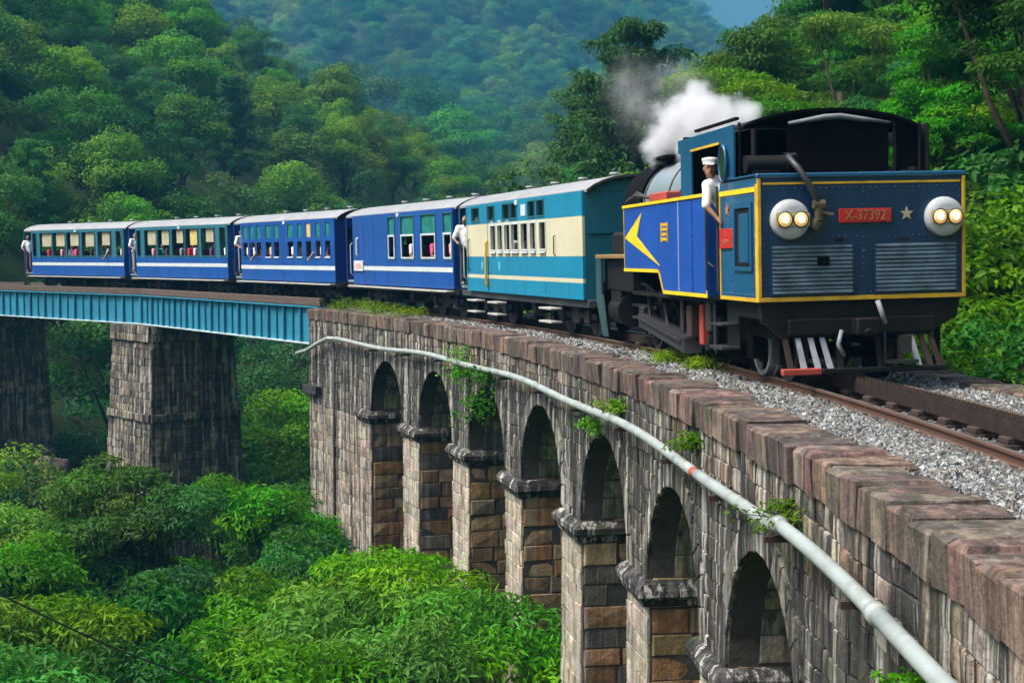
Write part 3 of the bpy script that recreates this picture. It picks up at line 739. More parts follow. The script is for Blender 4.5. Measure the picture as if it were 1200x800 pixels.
def roof_arc(hw, z0, rise, n=10): return [(hw * math.sin(t), z0 + rise * (math.cos(t) - math.cos(1.05)) / (1 - math.cos(1.05))) for t in [1.05 * (2 * i / n - 1) for i in range(n + 1)]]
def shell(prof, y0, y1, th, name, mts, parent, edge=1):
    mb = MB(); n = len(prof); vs = []
    for y in (y0, y1):
        vs += [(x, y, z) for x, z in prof]; vs += [(x, y, z - th) for x, z in prof]
    fs = []; ms = []
    for i in range(n - 1):
        fs.append((i, i + 1, 2 * n + i + 1, 2 * n + i)); ms.append(0)
        fs.append((n + i + 1, n + i, 3 * n + i, 3 * n + i + 1)); ms.append(edge)
        fs.append((i + 1, i, n + i, n + i + 1)); ms.append(edge); fs.append((2 * n + i, 2 * n + i + 1, 3 * n + i + 1, 3 * n + i)); ms.append(edge)
    fs.append((0, 2 * n, 3 * n, n)); ms.append(0); fs.append((n - 1, 2 * n - 1, 4 * n - 1, 3 * n - 1)); ms.append(0)
    mb.v = vs; mb.f = fs; mb.m = ms; mb.t = [(1, 1, 1, 1)] * len(vs); return mb.build(name, mts, parent)
def coach(s, lab, wins, bands, mats_, endmat, hl=4.1, curtains=(), panes=(), steps=False, stripe=None, seats=None):
    E_ = empty('railway_coach', tp(s, 0, ZC), (0, -CANT, head(s)), lab, 'coach', 'coaches of the blue train')
    for sx in (-1, 1): side_panel(E_, sx, -hl, hl, wins, bands, mats_)
    # ends: near wall with a window, far wall behind the open platform
    for y, nm, win in ((-hl, 'end_wall', True), (hl, 'end_wall', True)):
        mb = MB(); sg = -1 if y < 0 else 1; ya, yb = sorted((y, y - sg * .05))
        if steps and y < 0:
            mb.box(-CW + .052, CW - .052, ya, yb, ZB, ZE)
        else:
            mb.box(-CW + .052, -.62, ya, yb, ZB, ZE); mb.box(.62, CW - .052, ya, yb, ZB, ZE); mb.box(-.62, .62, ya, yb, ZB, 1.72); mb.box(-.62, .62, ya, yb, 2.45, ZE); mb.box(-.04, .04, ya, yb, 1.72, 2.45)
        arc = roof_arc(CW - .03, ZE, .24); mb.prism([(x, ya, z - .02) for x, z in arc] , (0, yb - ya, 0)); mb.build(nm, endmat, E_)
        if not (steps and y < 0):
            for a, b in ((-.61, -.05), (.05, .61)): q = MB(); q.box(a, b, y - sg * .03 - .004, y - sg * .03 + .004, 1.73, 2.44); q.build('end_window', M_GLASS, E_)
    # corner posts, roof, floor
    shell(roof_arc(CW + .10, ZE + .02, .28), -hl - .12, hl + .85, .05, 'roof', [M_ROOF, M_ROOFEDGE], E_)
    mb = MB(); mb.box(-CW + .06, CW - .06, -hl + .06, hl + .8, .78, .84); mb.build('floor', M_INT, E_)
    mb = MB(); mb.box(-CW + .08, CW - .08, -hl - .02, hl + .82, .58, .735, 0, .02); mb.build('underframe', M_GREYU if steps else M_UNDER, E_)
    # open platform: railing and posts
    for sx in (-1, 1):
        mb = MB(); mb.cyl((sx * (CW - .05), hl + .78, .84), (sx * (CW - .05), hl + .78, 2.76), .025, n=8); mb.build('platform_post', endmat, E_)
        mb = MB(); mb.tube([(sx * (CW - .01), hl + .10, 1.0), (sx * (CW + .05), hl + .10, 1.05), (sx * (CW + .05), hl + .10, 1.9), (sx * (CW - .01), hl + .10, 1.95)], .013, 6); mb.build('handrail', M_WHITE, E_)
    mb = MB(); mb.box(-CW + .1, CW - .1, hl + .76, hl + .80, .84, 1.75); mb.build('platform_dash', endmat, E_)
    # running gear
    for yb in (-hl + 1.35, hl - 1.35):
        B_ = empty('bogie', (0, yb, 0), parent=E_)
        for yy in (-.75, .75): link('wheelset', WS, B_, (0, yy, 0))
        for sx in (-1, 1):
            mb = MB(); mb.box(sx * .72 - .03, sx * .72 + .03, -1.1, 1.1, .34, .46, 0, .01)
            for yy in (-.75, .75): mb.box(sx * .74 - .07, sx * .74 + .07, yy - .11, yy + .11, .26, .52, 0, .015)
            mb.box(sx * .72 - .05, sx * .72 + .05, -.22, .22, .24, .58, 0, .02); mb.build('bogie_frame', M_UNDER, B_)
        mb = MB(); mb.box(-.75, .75, -.12, .12, .42, .58); mb.build('bolster', M_UNDER, B_)
    mb = MB()
    for sx in (-.62, .62): mb.tube([(sx, -1.45, .58), (sx, -.8, .30), (sx, .8, .30), (sx, 1.45, .58)], .025, 6)
    mb.build('truss_rod', M_UNDER, E_)
    for yy, x0 in ((-.2, -.5), (.5, .2)): mb = MB(); mb.cyl((x0 - .3, yy, .45), (x0 + .5, yy, .45), .13, n=12); mb.build('brake_cylinder', M_UNDER, E_)
    mb = MB(); mb.box(-.12, .12, -hl - .32, -hl - .02, .52, .70, 0, .02); mb.build('coupler', M_UNDER, E_)
    if steps:
        for y in (-2.2, 1.55, 3.3):
            for z in (.50, .24):
                for sx in (-1, 1): mb = MB(); mb.box(sx * 1.10 - .12, sx * 1.10 + .12, y - .38, y + .38, z, z + .04, 0, .008); mb.build('footstep', M_STEPW, E_)
            for sx in (-1, 1):
                mb = MB()
                for yy in (-.3, .3): mb.box(sx * .98 - .012, sx * .98 + .012, y + yy - .02, y + yy + .02, .2, .60)
                mb.build('step_hanger', M_UNDER, E_)
    else:
        for sx in (-1, 1): mb = MB(); mb.box(sx * 1.12 - .13, sx * 1.12 + .13, -hl + .1, hl + .1, .655, .695, 0, .008); mb.build('footboard', M_STEPW, E_)
    if stripe:
        z0, z1, ya, yb, ml = stripe
        for sx in (-1, 1): mb = MB(); mb.box(sx * (CW + .003) - .003, sx * (CW + .003) + .003, ya, yb, z0, z1); mb.build('stripe', ml, E_)
    # window frames, panes, blinds, seats
    for w in wins:
        for sx in (-1, 1):
            x = sx * (CW + .006); mb = MB(); e = .028; x0, x1 = x - .012, x + .012
            fm = M_WHITE if w[4] == 'white' else M_FRAME
            if w[4] == 'none': continue
            mb.box(x0, x1, w[0] - e, w[1] + e, w[3], w[3] + e); mb.box(x0, x1, w[0] - e, w[1] + e, w[2] - e, w[2]); mb.box(x0, x1, w[0] - e, w[0], w[2], w[3]); mb.box(x0, x1, w[1], w[1] + e, w[2], w[3])
            mb.build('window_frame', fm, E_)
    for (a, b, c, d, m) in panes:
        for sx in (-1, 1): mb = MB(); mb.box(sx * (CW - .028) - .004, sx * (CW - .028) + .004, a + .003, b - .003, c + .003, d - .003); mb.build('window_pane', m, E_)
    for (a, b, c, d, m) in curtains:
        for sx in (-1, 1):
            mb = MB(); k = 9; pts = []
            for i in range(k + 1): pts.append((sx * (CW - .065 - .008 * (i % 2)), a + (b - a) * i / k))
            vs = [(x, y, c) for x, y in pts] + [(x, y, d) for x, y in pts] + [(x - sx * .008, y, c) for x, y in pts] + [(x - sx * .008, y, d) for x, y in pts]; n = k + 1
            fs = [(i, i + 1, n + i + 1, n + i) for i in range(k)] + [(2 * n + i, 2 * n + i + 1, 3 * n + i + 1, 3 * n + i) for i in range(k)] + [(i, i + 1, 2 * n + i + 1, 2 * n + i) for i in range(k)]
            mb.add(vs, fs); mb.build('blind', m, E_)
    for y in (np.arange(-hl + 1.0, hl - .6, 1.35) if seats is None else seats):
        mb = MB(); mb.box(-.98, .98, y - .25, y + .25, 1.20, 1.28, 0, .02); mb.box(-.98, .98, y - .29, y - .25, .84, 1.80, 0, .01); mb.build('bench', M_SEAT, E_)
    if stripe or True:
        mb = MB(); mb.box(-CW - .028, -CW + .002, -.12, .06, ZE - .12, ZE - .02, 0, .01); mb.build('eave_lamp', M_WHITE, E_)
    return E_
# -- teal and cream coach next to the engine
low = [(1.59, 1.97), (1.06, 1.42), (.49, .89), (-.13, .37), (-.77, -.33), (-1.30, -.96), (-1.96, -1.58)]
up = [(1.68, 2.16), (.49, 1.01), (-.02, .40), (-1.27, -.84), (-1.86, -1.42)]
w1 = [(a, b, 1.69, 2.22, 'white') for a, b in low] + [(a, b, 2.36, 2.66, 'teal') for a, b in up] + [(2.95, 3.55, 2.36, 2.66, 'teal')]
b1 = [(ZB, 0), (1.045, 1), (1.125, 0), (1.54, 1), (2.28, 0)]
C1 = coach(14.13, 'teal coach with a broad cream band coupled to the engine', w1, b1, [M_TEAL, M_CREAM, M_INT], M_TEALD, steps=True,
           panes=[(a, b, 2.36, 2.66, M_GLASS) for a, b in up] + [(2.95, 3.55, 2.36, 2.66, M_GLASS), (-1.96, -1.58, 1.69, 2.22, M_GLASS)])
mb = MB(); mb.tube([(-CW - .01, 2.24, .85), (-CW - .06, 2.24, .90), (-CW - .06, 2.24, 1.85), (-CW - .01, 2.24, 1.9)], .03, 8); mb.build('door_grab_rail', M_YEL, C1, smooth=True)
for y in (2.26, 4.0):
    mb = MB(); mb.box(-CW - .006, -CW + .002, y - .008, y + .008, .78, 2.70); mb.build('door_edge', M_ROOFEDGE, C1)
mb = MB(); mb.tube([(-CW - .01, 3.8, 1.2), (-CW - .05, 3.8, 1.25), (-CW - .05, 3.8, 1.9), (-CW - .01, 3.8, 1.95)], .014, 6); mb.build('handrail', M_UNDER, C1)
mb = MB(); mb.tube([(-CW - .01, -2.55, 1.55), (-CW - .04, -2.55, 1.58), (-CW - .04, -2.55, 1.92), (-CW - .01, -2.55, 1.95)], .012, 6); mb.build('handrail', M_UNDER, C1)
for k, (a, b) in enumerate(low):          # turned-out louvre sills below the windows
    mb = MB(); mb.box(-CW - .05, -CW - .004, a, b, 1.60, 1.64, 0, .008); mb.build('window_sill', M_WHITE, C1)
mb = MB(); mb.box(-CW - .012, -CW - .002, -.66, -.34, 2.38, 2.62); mb.build('notice_plate', M_WHITE, C1)
for y in (1.9, 1.3, .7):
    mb = MB(); mb.box(-CW - .006, -CW - .001, y - .12, y + .12, 2.295, 2.335); mb.build('lettering_strip', M_WHITE, C1)
for y in (2.75, 1.35): mb = MB(); mb.box(-CW - .006, -CW - .001, y - .05, y + .05, 1.25, 1.42); mb.build('coach_emblem', mat('pale_teal_emblem', (.15, .45, .5), .5), C1)
mb = MB(); mb.box(-.98, .98, -4.125, -4.102, 1.95, 1.975); mb.build('end_seam', M_TEALD, C1)
# -- blue luggage coach with four windows
w2 = [(.27, .81, 1.48, 2.62, 'teal'), (-1.28, -.26, 1.48, 2.62, 'teal'), (-2.89, -1.83, 1.48, 2.62, 'teal'), (-4.02, -3.46, 1.48, 2.62, 'teal')]
C2 = coach(23.51, 'blue coach with a blank luggage end and four tall windows', w2, [(ZB, 0)], [M_BLUE, M_INT], M_NAVY, seats=[.55, -.75, -2.35, -3.70], stripe=(1.15, 1.27, -4.05, 3.1, M_WHITE),
           panes=[(a, b, 2.14, 2.62, M_GREENGL) for a, b, *_ in w2])
for a, b, *_ in w2:
    mb = MB(); x0, x1 = -CW - .02, -CW - .002
    mb.box(x0, x1, a - .01, b + .01, 2.09, 2.14); mb.box(x0, x1, a, a + .05, 1.49, 2.09); mb.box(x0, x1, b - .05, b, 1.49, 2.09); mb.box(x0, x1, a + .05, b - .05, 1.49, 1.53); mb.build('sash', M_WHITE, C2)
mb = MB(); mb.box(-CW - .05, -CW - .002, 3.06, 3.92, 1.12, 1.42, 0, .01); mb.build('destination_board', M_WHITE, C2)
mb = MB(); mb.box(-CW - .056, -CW - .051, 3.25, 3.72, 1.2, 1.34); mb.build('board_lettering', mat('faded_red_print', (.55, .28, .25), .7), C2)
mb = MB(); mb.tube([(-CW - .01, 3.55, 1.55), (-CW - .06, 3.55, 1.6), (-CW - .06, 3.55, 2.05), (-CW - .01, 3.55, 2.1)], .03, 6); mb.build('door_grab_rail', M_WHITE, C2)
for y in (.95, 2.1, 3.05): mb = MB(); mb.box(-CW - .005, -CW + .001, y - .006, y + .006, .78, 2.68); mb.build('panel_seam', M_NAVY, C2)
# -- blue coach with two rows of small windows
pr = [(3.43, 3.88), (2.74, 3.24), (2.12, 2.55), (1.17, 1.70), (.47, .93), (-.77, -.27), (-1.52, -1.12), (-2.26, -1.84), (-3.02, -2.62), (-3.77, -3.38)]
w3 = [(a, b, 1.55, 2.04, 'none') for a, b in pr] + [(a + .03, b - .03, 2.17, 2.62, 'none') for a, b in pr]
C3 = coach(33.42, 'blue coach with two rows of small windows', w3, [(ZB, 0)], [M_BLUE, M_INT], M_NAVY, seats=[3.65, 2.75, 1.45, .55, -.5, -1.4, -2.3, -3.3], stripe=(1.12, 1.25, -4.1, 4.1, M_WHITE),
           panes=[(a + .03, b - .03, 2.17, 2.62, M_GREENGL if i not in (7,) else M_CURTY) for i, (a, b) in enumerate(pr)])
for i, (a, b) in enumerate(pr):
    mb = MB(); mb.box(-CW - .03, -CW + .0, a, b, 1.50, 1.545, 0, .006); mb.build('window_sill', M_WHITE if i in (3, 4, 5, 6, 8, 9) else M_BLUE, C3)
for y in (-.02, .2): mb = MB(); mb.box(-CW - .005, -CW + .001, y - .006, y + .006, .78, 2.68); mb.build('panel_seam', M_NAVY, C3)
# -- two open sided blue coaches with blinds
def open_coach(s, lab, cur, ycol):
    bays = []; e = np.linspace(-4.0, 3.95, 11)
    edges = [4.0]
    for a, b in cur: c = (a + b) / 2; bays.append((c - .56, c + .56))
    bays += [((cur[i][0] + cur[i + 1][1]) / 2 - .05, (cur[i][0] + cur[i + 1][1]) / 2 + .05) for i in range(0)]
    bays.append((-3.95, -3.5)); bays.append((3.62, 3.95))
    w = [(a, b, 1.59, 2.62, 'teal') for a, b in bays]
    C_ = coach(s, lab, w, [(ZB, 0), (1.52, 2)], [M_BLUE, M_INT, M_FRAME, M_INT], M_BLUE, seats=[(a + b) / 2 for a, b in cur] + [-3.75], stripe=(1.17, 1.30, -4.05, 4.05, M_WHITE),
               curtains=[(a, b, 2.05 + random.uniform(-.06, .06), 2.61, M_CURTY if i in ycol else M_CURT) for i, (a, b) in enumerate(cur)])
    return C_
C4 = open_coach(42.95, 'open windowed blue coach with blinds, second from the tail of the train', [(2.25, 3.05), (1.04, 1.70), (-.24, .34), (-1.47, -.86), (-2.85, -2.22)], (3,))
C5 = open_coach(52.36, 'open windowed blue coach with blinds at the tail of the train', [(2.23, 3.18), (1.09, 1.85), (-.17, .56), (-1.51, -.79), (-2.85, -2.21)], ())
# ------------------------------------------------------------------ locomotive
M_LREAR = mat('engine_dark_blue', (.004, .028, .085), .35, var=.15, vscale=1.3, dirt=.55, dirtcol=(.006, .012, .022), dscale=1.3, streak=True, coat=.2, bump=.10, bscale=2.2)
M_LTEAL = mat('engine_teal_blue', (.005, .075, .165), .38, var=.12, vscale=1.5, dirt=.5, dirtcol=(.006, .025, .045), dscale=1.5, coat=.2, streak=True, bump=.10, bscale=2.2)
M_LTANK = mat('engine_bright_blue', (.006, .060, .31), .42, var=.14, vscale=1.2, bump=.05, bscale=1.2)
M_BLACK = mat('engine_black', (.006, .006, .0065), .6, var=.4, vscale=4, dirt=.3, dirtcol=(.018, .013, .010), spec=.25)
M_SOOT = mat('sooty_black', (.0035, .0035, .004), .9, var=.4, vscale=4, spec=.08)
M_STEEL = mat('worn_steel', (.05, .05, .054), .5, .5, var=.3, vscale=6, dirt=.5, dirtcol=(.02, .018, .015))
M_SILV = mat('silver_boiler_cladding', (.36, .42, .44), .33, .55, var=.15, vscale=2, dirt=.35, dirtcol=(.12, .13, .13), dscale=2)
M_LOUV = mat('grey_louvre_slat', (.085, .13, .175), .45, .1, var=.45, vscale=5, dirt=.6, dirtcol=(.03, .04, .05), dscale=6)
M_PLATE = mat('red_plate', (.42, .018, .015), .4, var=.15)
M_LETT = mat('brass_letter', (.42, .20, .09), .4, .3, var=.15)
M_REDP = mat('faded_red_paint', (.33, .045, .03), .6, var=.3, vscale=6, dirt=.4)
M_LAMPW = mat('white_lamp_body', (.40, .43, .45), .35, var=.06, dirt=.2, dirtcol=(.4, .4, .38))
M_LENS = mat('lit_lamp_lens', (.8, .6, .3), .2, var=.02, emit=(1.0, .52, .14, .22))
M_RUST = mat('rusty_iron', (.028, .014, .012), .85, .1, var=.4, vscale=5, dirt=.4)
LS = 3.31
LO = empty('steam_locomotive', tp(LS, 0, ZC), (0, -CANT, head(LS)), 'dark blue tank steam engine with yellow lining facing out of the viaduct', 'locomotive')
def part(name, m, fn, parent=None, **k):
    mb = MB(); fn(mb); return mb.build(name, m, parent or LO, **k)
def star(mb, c, r, ax, th):
    pts = []
    for i in range(10):
        t = math.pi / 2 + i * math.pi / 5; q = r if i % 2 == 0 else r * .42; pts.append((q * math.cos(t), q * math.sin(t)))
    if ax == 'y': poly = [(c[0] + a, c[1], c[2] + b) for a, b in pts]; mb.prism(poly, (0, -th, 0))
    else: poly = [(c[0], c[1] + a, c[2] + b) for a, b in pts]; mb.prism(poly, (-th, 0, 0))
def text_part(txt, size, m, parent, loc, rot, sx=1.0, depth=.004):
    cu = bpy.data.curves.new('lettering', 'FONT'); cu.body = txt; cu.size = size; cu.extrude = depth; cu.align_x = 'CENTER'; cu.align_y = 'CENTER'; cu.resolution_u = 3
    to = bpy.data.objects.new('lettering_source', cu); me = bpy.data.meshes.new_from_object(to); bpy.data.objects.remove(to)
    me.materials.clear(); me.materials.append(m); return link('lettering', me, parent, loc, rot, (sx, 1, 1))
# bunker
part('bunker', M_LTEAL, lambda b: b.box(-1.25, 1.25, -3.30, -1.85, 1.0, 2.45, 0, .02))
part('bunker_rim', M_LTEAL, lambda b: (b.box(-1.27, 1.27, -3.335, -3.27, 2.42, 2.475, 0, .012), b.box(-1.27, -1.21, -3.27, -1.85, 2.452, 2.472, 0, .004), b.box(1.21, 1.27, -3.27, -1.85, 2.452, 2.472, 0, .004)))
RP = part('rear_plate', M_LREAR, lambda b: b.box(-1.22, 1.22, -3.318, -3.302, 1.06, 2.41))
part('coal', M_SOOT, lambda b: [b.ball((random.uniform(-.9, .9), random.uniform(-2.9, -2.0), 2.40 + random.uniform(0, .05)), random.uniform(.06, .12), 6, 4, sq=(1, 1, .7)) for _ in range(110)])
part('yellow_lining', M_YEL, lambda b: (b.box(-1.265, 1.265, -3.332, -3.302, 1.005, 1.055, 0, .004), b.box(-1.262, -1.222, -3.333, -3.303, 1.056, 2.415, 0, .004), b.box(1.222, 1.262, -3.333, -3.303, 1.056, 2.415, 0, .004),
     b.box(-1.26, -1.252, -3.30, -1.86, 1.005, 1.05), b.box(-1.26, -1.252, -3.30, -3.22, 1.051, 2.36), b.box(-1.26, -1.252, -1.90, -1.86, 1.051, 2.27), b.box(-1.2, 1.2, -3.324, -3.319, 2.345, 2.37)))
part('yellow_lining', M_YELB, lambda b: b.box(-1.261, -1.252, -3.219, -1.86, 2.271, 2.33))
part('side_recess', M_BLACK, lambda b: b.box(-1.256, -1.2495, -3.10, -2.46, 1.40, 2.14))
part('recess_frame', M_LTEAL, lambda b: (b.box(-1.275, -1.251, -3.12, -3.06, 1.36, 2.16), b.box(-1.275, -1.251, -2.50, -2.44, 1.36, 2.16), b.box(-1.275, -1.251, -3.06, -2.50, 2.10, 2.16), b.box(-1.275, -1.251, -3.06, -2.50, 1.36, 1.41)))
part('recess_door', M_LTEAL, lambda b: b.box(-1.262, -1.257, -2.98, -2.62, 1.46, 2.04))
part('side_star', M_LETT, lambda b: star(b, (-1.253, -2.17, 2.10), .09, 'x', .008))
SP = part('side_plate', M_PLATE, lambda b: b.box(-1.275, -1.253, -2.42, -1.90, 1.63, 1.87, 0, .006))
for z, q in ((1.80, 'X'), (1.70, '37392')): text_part(q, .10, M_LETT, LO, (-1.2765, -2.16, z), (R_(90), 0, R_(-90)))
NP = part('number_plate', M_PLATE, lambda b: b.box(-.29, .345, -3.345, -3.319, 1.895, 2.055, 0, .006))
text_part('X-37392', .165, M_LETT, LO, (.0275, -3.3465, 1.975), (R_(90), 0, 0), .86)
part('rear_star', mat('pale_brass', (.55, .50, .38), .35, .5, var=.1), lambda b: star(b, (.54, -3.3185, 1.99), .085, 'y', .008))
for x0, x1, n_ in ((-1.10, -.13, 0), (.15, 1.14, 1)):
    z0, z1 = 1.06 + .03, 1.655
    P_ = part('louvre_panel', M_BLACK, lambda b: b.box(x0, x1, -3.3235, -3.3185, z0, z1))
    part('panel_frame', M_LREAR, lambda b: (b.box(x0 - .025, x0, -3.343, -3.319, z0 - .02, z1 + .02), b.box(x1, x1 + .025, -3.343, -3.319, z0 - .02, z1 + .02), b.box(x0, x1, -3.343, -3.319, z1, z1 + .025)), P_)
    ns = 12
    for i in range(ns):
        zc = z0 + (z1 - z0) * (i + .5) / ns; h = (z1 - z0) / ns * .49; j = random.uniform(-.003, .003)
        q = MB(); q.prism([(x0 + .004, -3.324, zc - h), (x0 + .004, -3.349 + j, zc - h * .7), (x0 + .004, -3.345 + j, zc + h * .2), (x0 + .004, -3.330, zc + h)], (x1 - x0 - .008, 0, 0)); q.build('louvre_slat', M_LOUV, P_)
    part('latch', M_BLACK, lambda b: b.box((x0 + x1) / 2 + (.28 if n_ == 0 else -.2), (x0 + x1) / 2 + (.38 if n_ == 0 else -.1), -3.35, -3.319, 1.68, 1.72, 0, .006), P_)
part('coupling_notch', M_SOOT, lambda b: b.box(-.56, -.42, -3.362, -3.345, 1.42, 1.51))
# headlamps
for x in (-.885, .985):
    def lamp(b, x=x):
        prof = [(.0, -.085), (.13, -.085), (.185, -.075), (.222, -.045), (.232, 0), (.232, .03)]; n = 28; vs = []; fs = []
        for r, d in prof:
            for i in range(n): t = 2 * math.pi * i / n; vs.append((x + r * math.cos(t), -3.35 + d, 1.945 + r * math.sin(t)))
        for j in range(len(prof) - 1):
            for i in range(n): fs.append((j * n + i, j * n + (i + 1) % n, (j + 1) * n + (i + 1) % n, (j + 1) * n + i))
        b.add(vs, fs)
    H = part('headlight', M_LAMPW, lamp, auto=35)
    part('lamp_bezel', mat('amber_bezel', (.55, .42, .20), .4, var=.1), lambda b: b.box(x - .20, x + .20, -3.452, -3.434, 1.865, 2.02, 0, .015), H)
    for dx in (-.095, .095):
        part('lamp_lens', M_LENS, lambda b: b.ball((x + dx, -3.450, 1.943), .085, 16, 10, sq=(1, .35, 1)), H, smooth=True)
        part('lamp_bulb', mat('glowing_bulb', (.9, .8, .6), .2, var=.02, emit=(1.0, .80, .45, 1.1)), lambda b: b.ball((x + dx, -3.472, 1.946), .046, 12, 8, sq=(1, .4, 1)), H, smooth=True)
        part('lamp_rim', M_STEEL, lambda b: b.tube([(x + dx + .088 * math.cos(t), -3.455, 1.943 + .088 * math.sin(t)) for t in np.linspace(0, 2 * math.pi, 21)], .008, 6), H)
# pump, hose and valve on the bunker
part('pump', M_BLACK, lambda b: (b.cyl((-1.12, -2.45, 2.63), (-.62, -2.45, 2.63), .11, n=18), b.cyl((-1.0, -2.45, 2.70), (-1.0, -2.45, 3.05), .035, n=10), b.box(-1.05, -.7, -2.55, -2.35, 2.45, 2.56), b.cyl((-.62, -2.45, 2.63), (-.56, -2.45, 2.63), .14, n=18)), auto=40)
part('hose', M_STEEL, lambda b: b.tube([(-.58, -2.45, 2.66), (-.66, -2.9, 2.70), (-.86, -3.25, 2.66), (-.80, -3.42, 2.52), (-.68, -3.45, 2.32), (-.60, -3.44, 2.18), (-.57, -3.42, 2.08)], .036, 10), smooth=True)
part('valve', mat('tarnished_brass', (.16, .13, .08), .4, .6, var=.3), lambda b: (b.cyl((-.57, -3.42, 2.10), (-.56, -3.41, 1.93), .05, n=12), b.cyl((-.56, -3.42, 2.02), (-.40, -3.44, 1.985), .022, n=8), b.cyl((-.63, -3.42, 2.11), (-.50, -3.42, 2.11), .055, n=12), b.cyl((-.56, -3.41, 1.93), (-.60, -3.36, 1.85), .06, n=12)), auto=40)
# cab
shell(roof_arc(1.29, 3.10, .205, 14), -2.42, .18, .035, 'cab_roof', [M_BLACK, M_SOOT], LO, 1)
part('roof_rib', M_SOOT, lambda b: b.box(-1.05, -1.0, -1.9, -.1, 3.215, 3.25))
for sx in (-1, 1):
    x0, x1 = sorted((sx * 1.25, sx * 1.22))
    part('cab_side', M_LTEAL if sx < 0 else M_BLACK, lambda b: (b.box(x0, x1, -.60, -.10, 2.3, 2.93, 0, .003), b.box(x0, x1, -2.32, -1.92, 2.452, 2.93, 0, .003), b.box(x0, x1, -2.42, .02, 2.93, 3.11, 0, .003)))
    xa, xb = sorted((sx * 1.262, sx * 1.251))
    part('window_lining', M_YEL, lambda b: (b.box(xa, xb, -1.88, -.62, 2.915, 2.945), b.box(xa, xb, -1.30, -.10, 2.30, 2.335)))
    part('cab_corner_post', M_LTEAL if sx < 0 else M_BLACK, lambda b: b.box(x0, x1, -2.42, -2.32, 2.452, 2.93, 0, .003))
    part('side_window', M_GLASS, lambda b: b.prism([(sx * 1.296, -2.14 + .13 * math.cos(t), 2.665 + .21 * math.sin(t)) for t in np.linspace(0, 2 * math.pi, 17)[:-1]], (sx * .008, 0, 0)))
    part('window_ring', M_LTEAL, lambda b: b.tube([(sx * 1.30, -2.14 + .14 * math.cos(t), 2.665 + .22 * math.sin(t)) for t in np.linspace(0, 2 * math.pi, 17)], .014, 6))
part('cab_front', M_SOOT, lambda b: (b.box(-1.21, 1.21, -.14, -.10, 1.0, 3.15), b.prism([(x, -.14, z - .04) for x, z in roof_arc(1.2, 3.12, .17)], (0, .04, 0))))
part('backhead', M_SOOT, lambda b: (b.cyl((0, -.9, 2.0), (0, -.14, 2.0), .62, n=24), b.box(-.55, .55, -.85, -.14, 1.05, 2.0)))
part('cab_floor', M_SOOT, lambda b: b.box(-1.22, 1.22, -1.85, -.14, .98, 1.03))
part('rear_curtain', M_SOOT, lambda b: (b.box(-.55, .75, -2.36, -2.34, 2.47, 3.16), b.box(.88, 1.20, -2.30, -2.28, 2.46, 3.1)))
part('rolled_awning', mat('grey_canvas', (.16, .17, .18), .8, var=.2), lambda b: b.tube([(-.55, -2.42, 3.12), (-.1, -2.43, 3.19), (.1, -2.43, 3.20), (.4, -2.43, 3.16), (.75, -2.42, 3.12)], [.02, .035, .035, .03, .012], 8), smooth=True)
for x in (-1.15, .82, 1.15): part('roof_strut', M_BLACK, lambda b: b.cyl((x, -2.36, 2.47), (x, -2.36, 3.14), .02, n=8))
part('bunker_top_gear', M_BLACK, lambda b: (b.cyl((.95, -2.6, 2.45), (.95, -2.6, 2.53), .14, n=14), b.cyl((.95, -2.6, 2.53), (.95, -2.6, 2.57), .05, n=8)))
part('door_handrail', M_STEEL, lambda b: (b.cyl((-1.28, -1.34, 1.1), (-1.28, -1.34, 2.4), .016, n=8), b.cyl((-1.28, -1.84, 1.1), (-1.28, -1.84, 2.4), .016, n=8)))
part('door_chain', M_STEEL, lambda b: b.tube([(-1.26, -1.34, 1.46), (-1.26, -1.6, 1.40), (-1.26, -1.84, 1.47)], .012, 6))
# side tanks
for sx in (-1, 1):
    xo, xi = sx * 1.25, sx * .60
    prof = [(-1.30, 1.0), (.90, 1.0), (1.15, 1.30), (3.30, 1.30), (3.30, 2.30), (-1.30, 2.30)]
    part('side_tank', M_LTANK, lambda b: b.prism([(xo, y, z) for y, z in prof], (xi - xo, 0, 0)))
    def trim(b, a, c, w=.035):
        (ya, za), (yb, zb_) = a, c; d = math.hypot(yb - ya, zb_ - za); ny, nz_ = -(zb_ - za) / d * w, (yb - ya) / d * w
        b.prism([(sx * 1.252, ya, za), (sx * 1.252, yb, zb_), (sx * 1.252, yb + ny, zb_ + nz_), (sx * 1.252, ya + ny, za + nz_)], (sx * .008, 0, 0))
    part('yellow_lining', M_YELB, lambda b: trim(b, (-1.30, 1.0), (.90, 1.0), .05)); part('yellow_lining', M_YELB, lambda b: trim(b, (1.15, 1.30), (3.30, 1.30), .05))
    part('tank_top_lining', M_YELB, lambda b: b.box(min(sx * 1.27, sx * 1.2), max(sx * 1.27, sx * 1.2), -1.30, 3.32, 2.302, 2.345))
    for a_, b_, w_ in (((-1.262, 1.05), (-1.262, 2.30), .03), ((.90, 1.0), (1.15, 1.30), .04), ((3.27, 2.30), (3.27, 1.35), -.03)): part('yellow_lining', M_YEL, lambda b: trim(b, a_, b_, w_))
    part('tank_seam', mat('pale_seam', (.28, .34, .55), .4), lambda b: b.box(min(sx * 1.251, sx * 1.258), max(sx * 1.251, sx * 1.258), .04, .07, 1.06, 2.29))
    part('tank_seam', M_LREAR, lambda b: b.box(min(sx * 1.251, sx * 1.256), max(sx * 1.251, sx * 1.256), -.62, -.60, 1.06, 2.29))
    def arrow(b):
        tip, up_, inn, end = (3.20, 1.83), (2.10, 2.20), (2.42, 1.84), (1.08, 1.40); x = sx * 1.252
        b.prism([(x, *tip), (x, *inn), (x, *up_)], (sx * .006, 0, 0)); b.prism([(x, *tip), (x, *end), (x, *inn)], (sx * .006, 0, 0))
    part('arrow_flash', M_YELB, arrow)
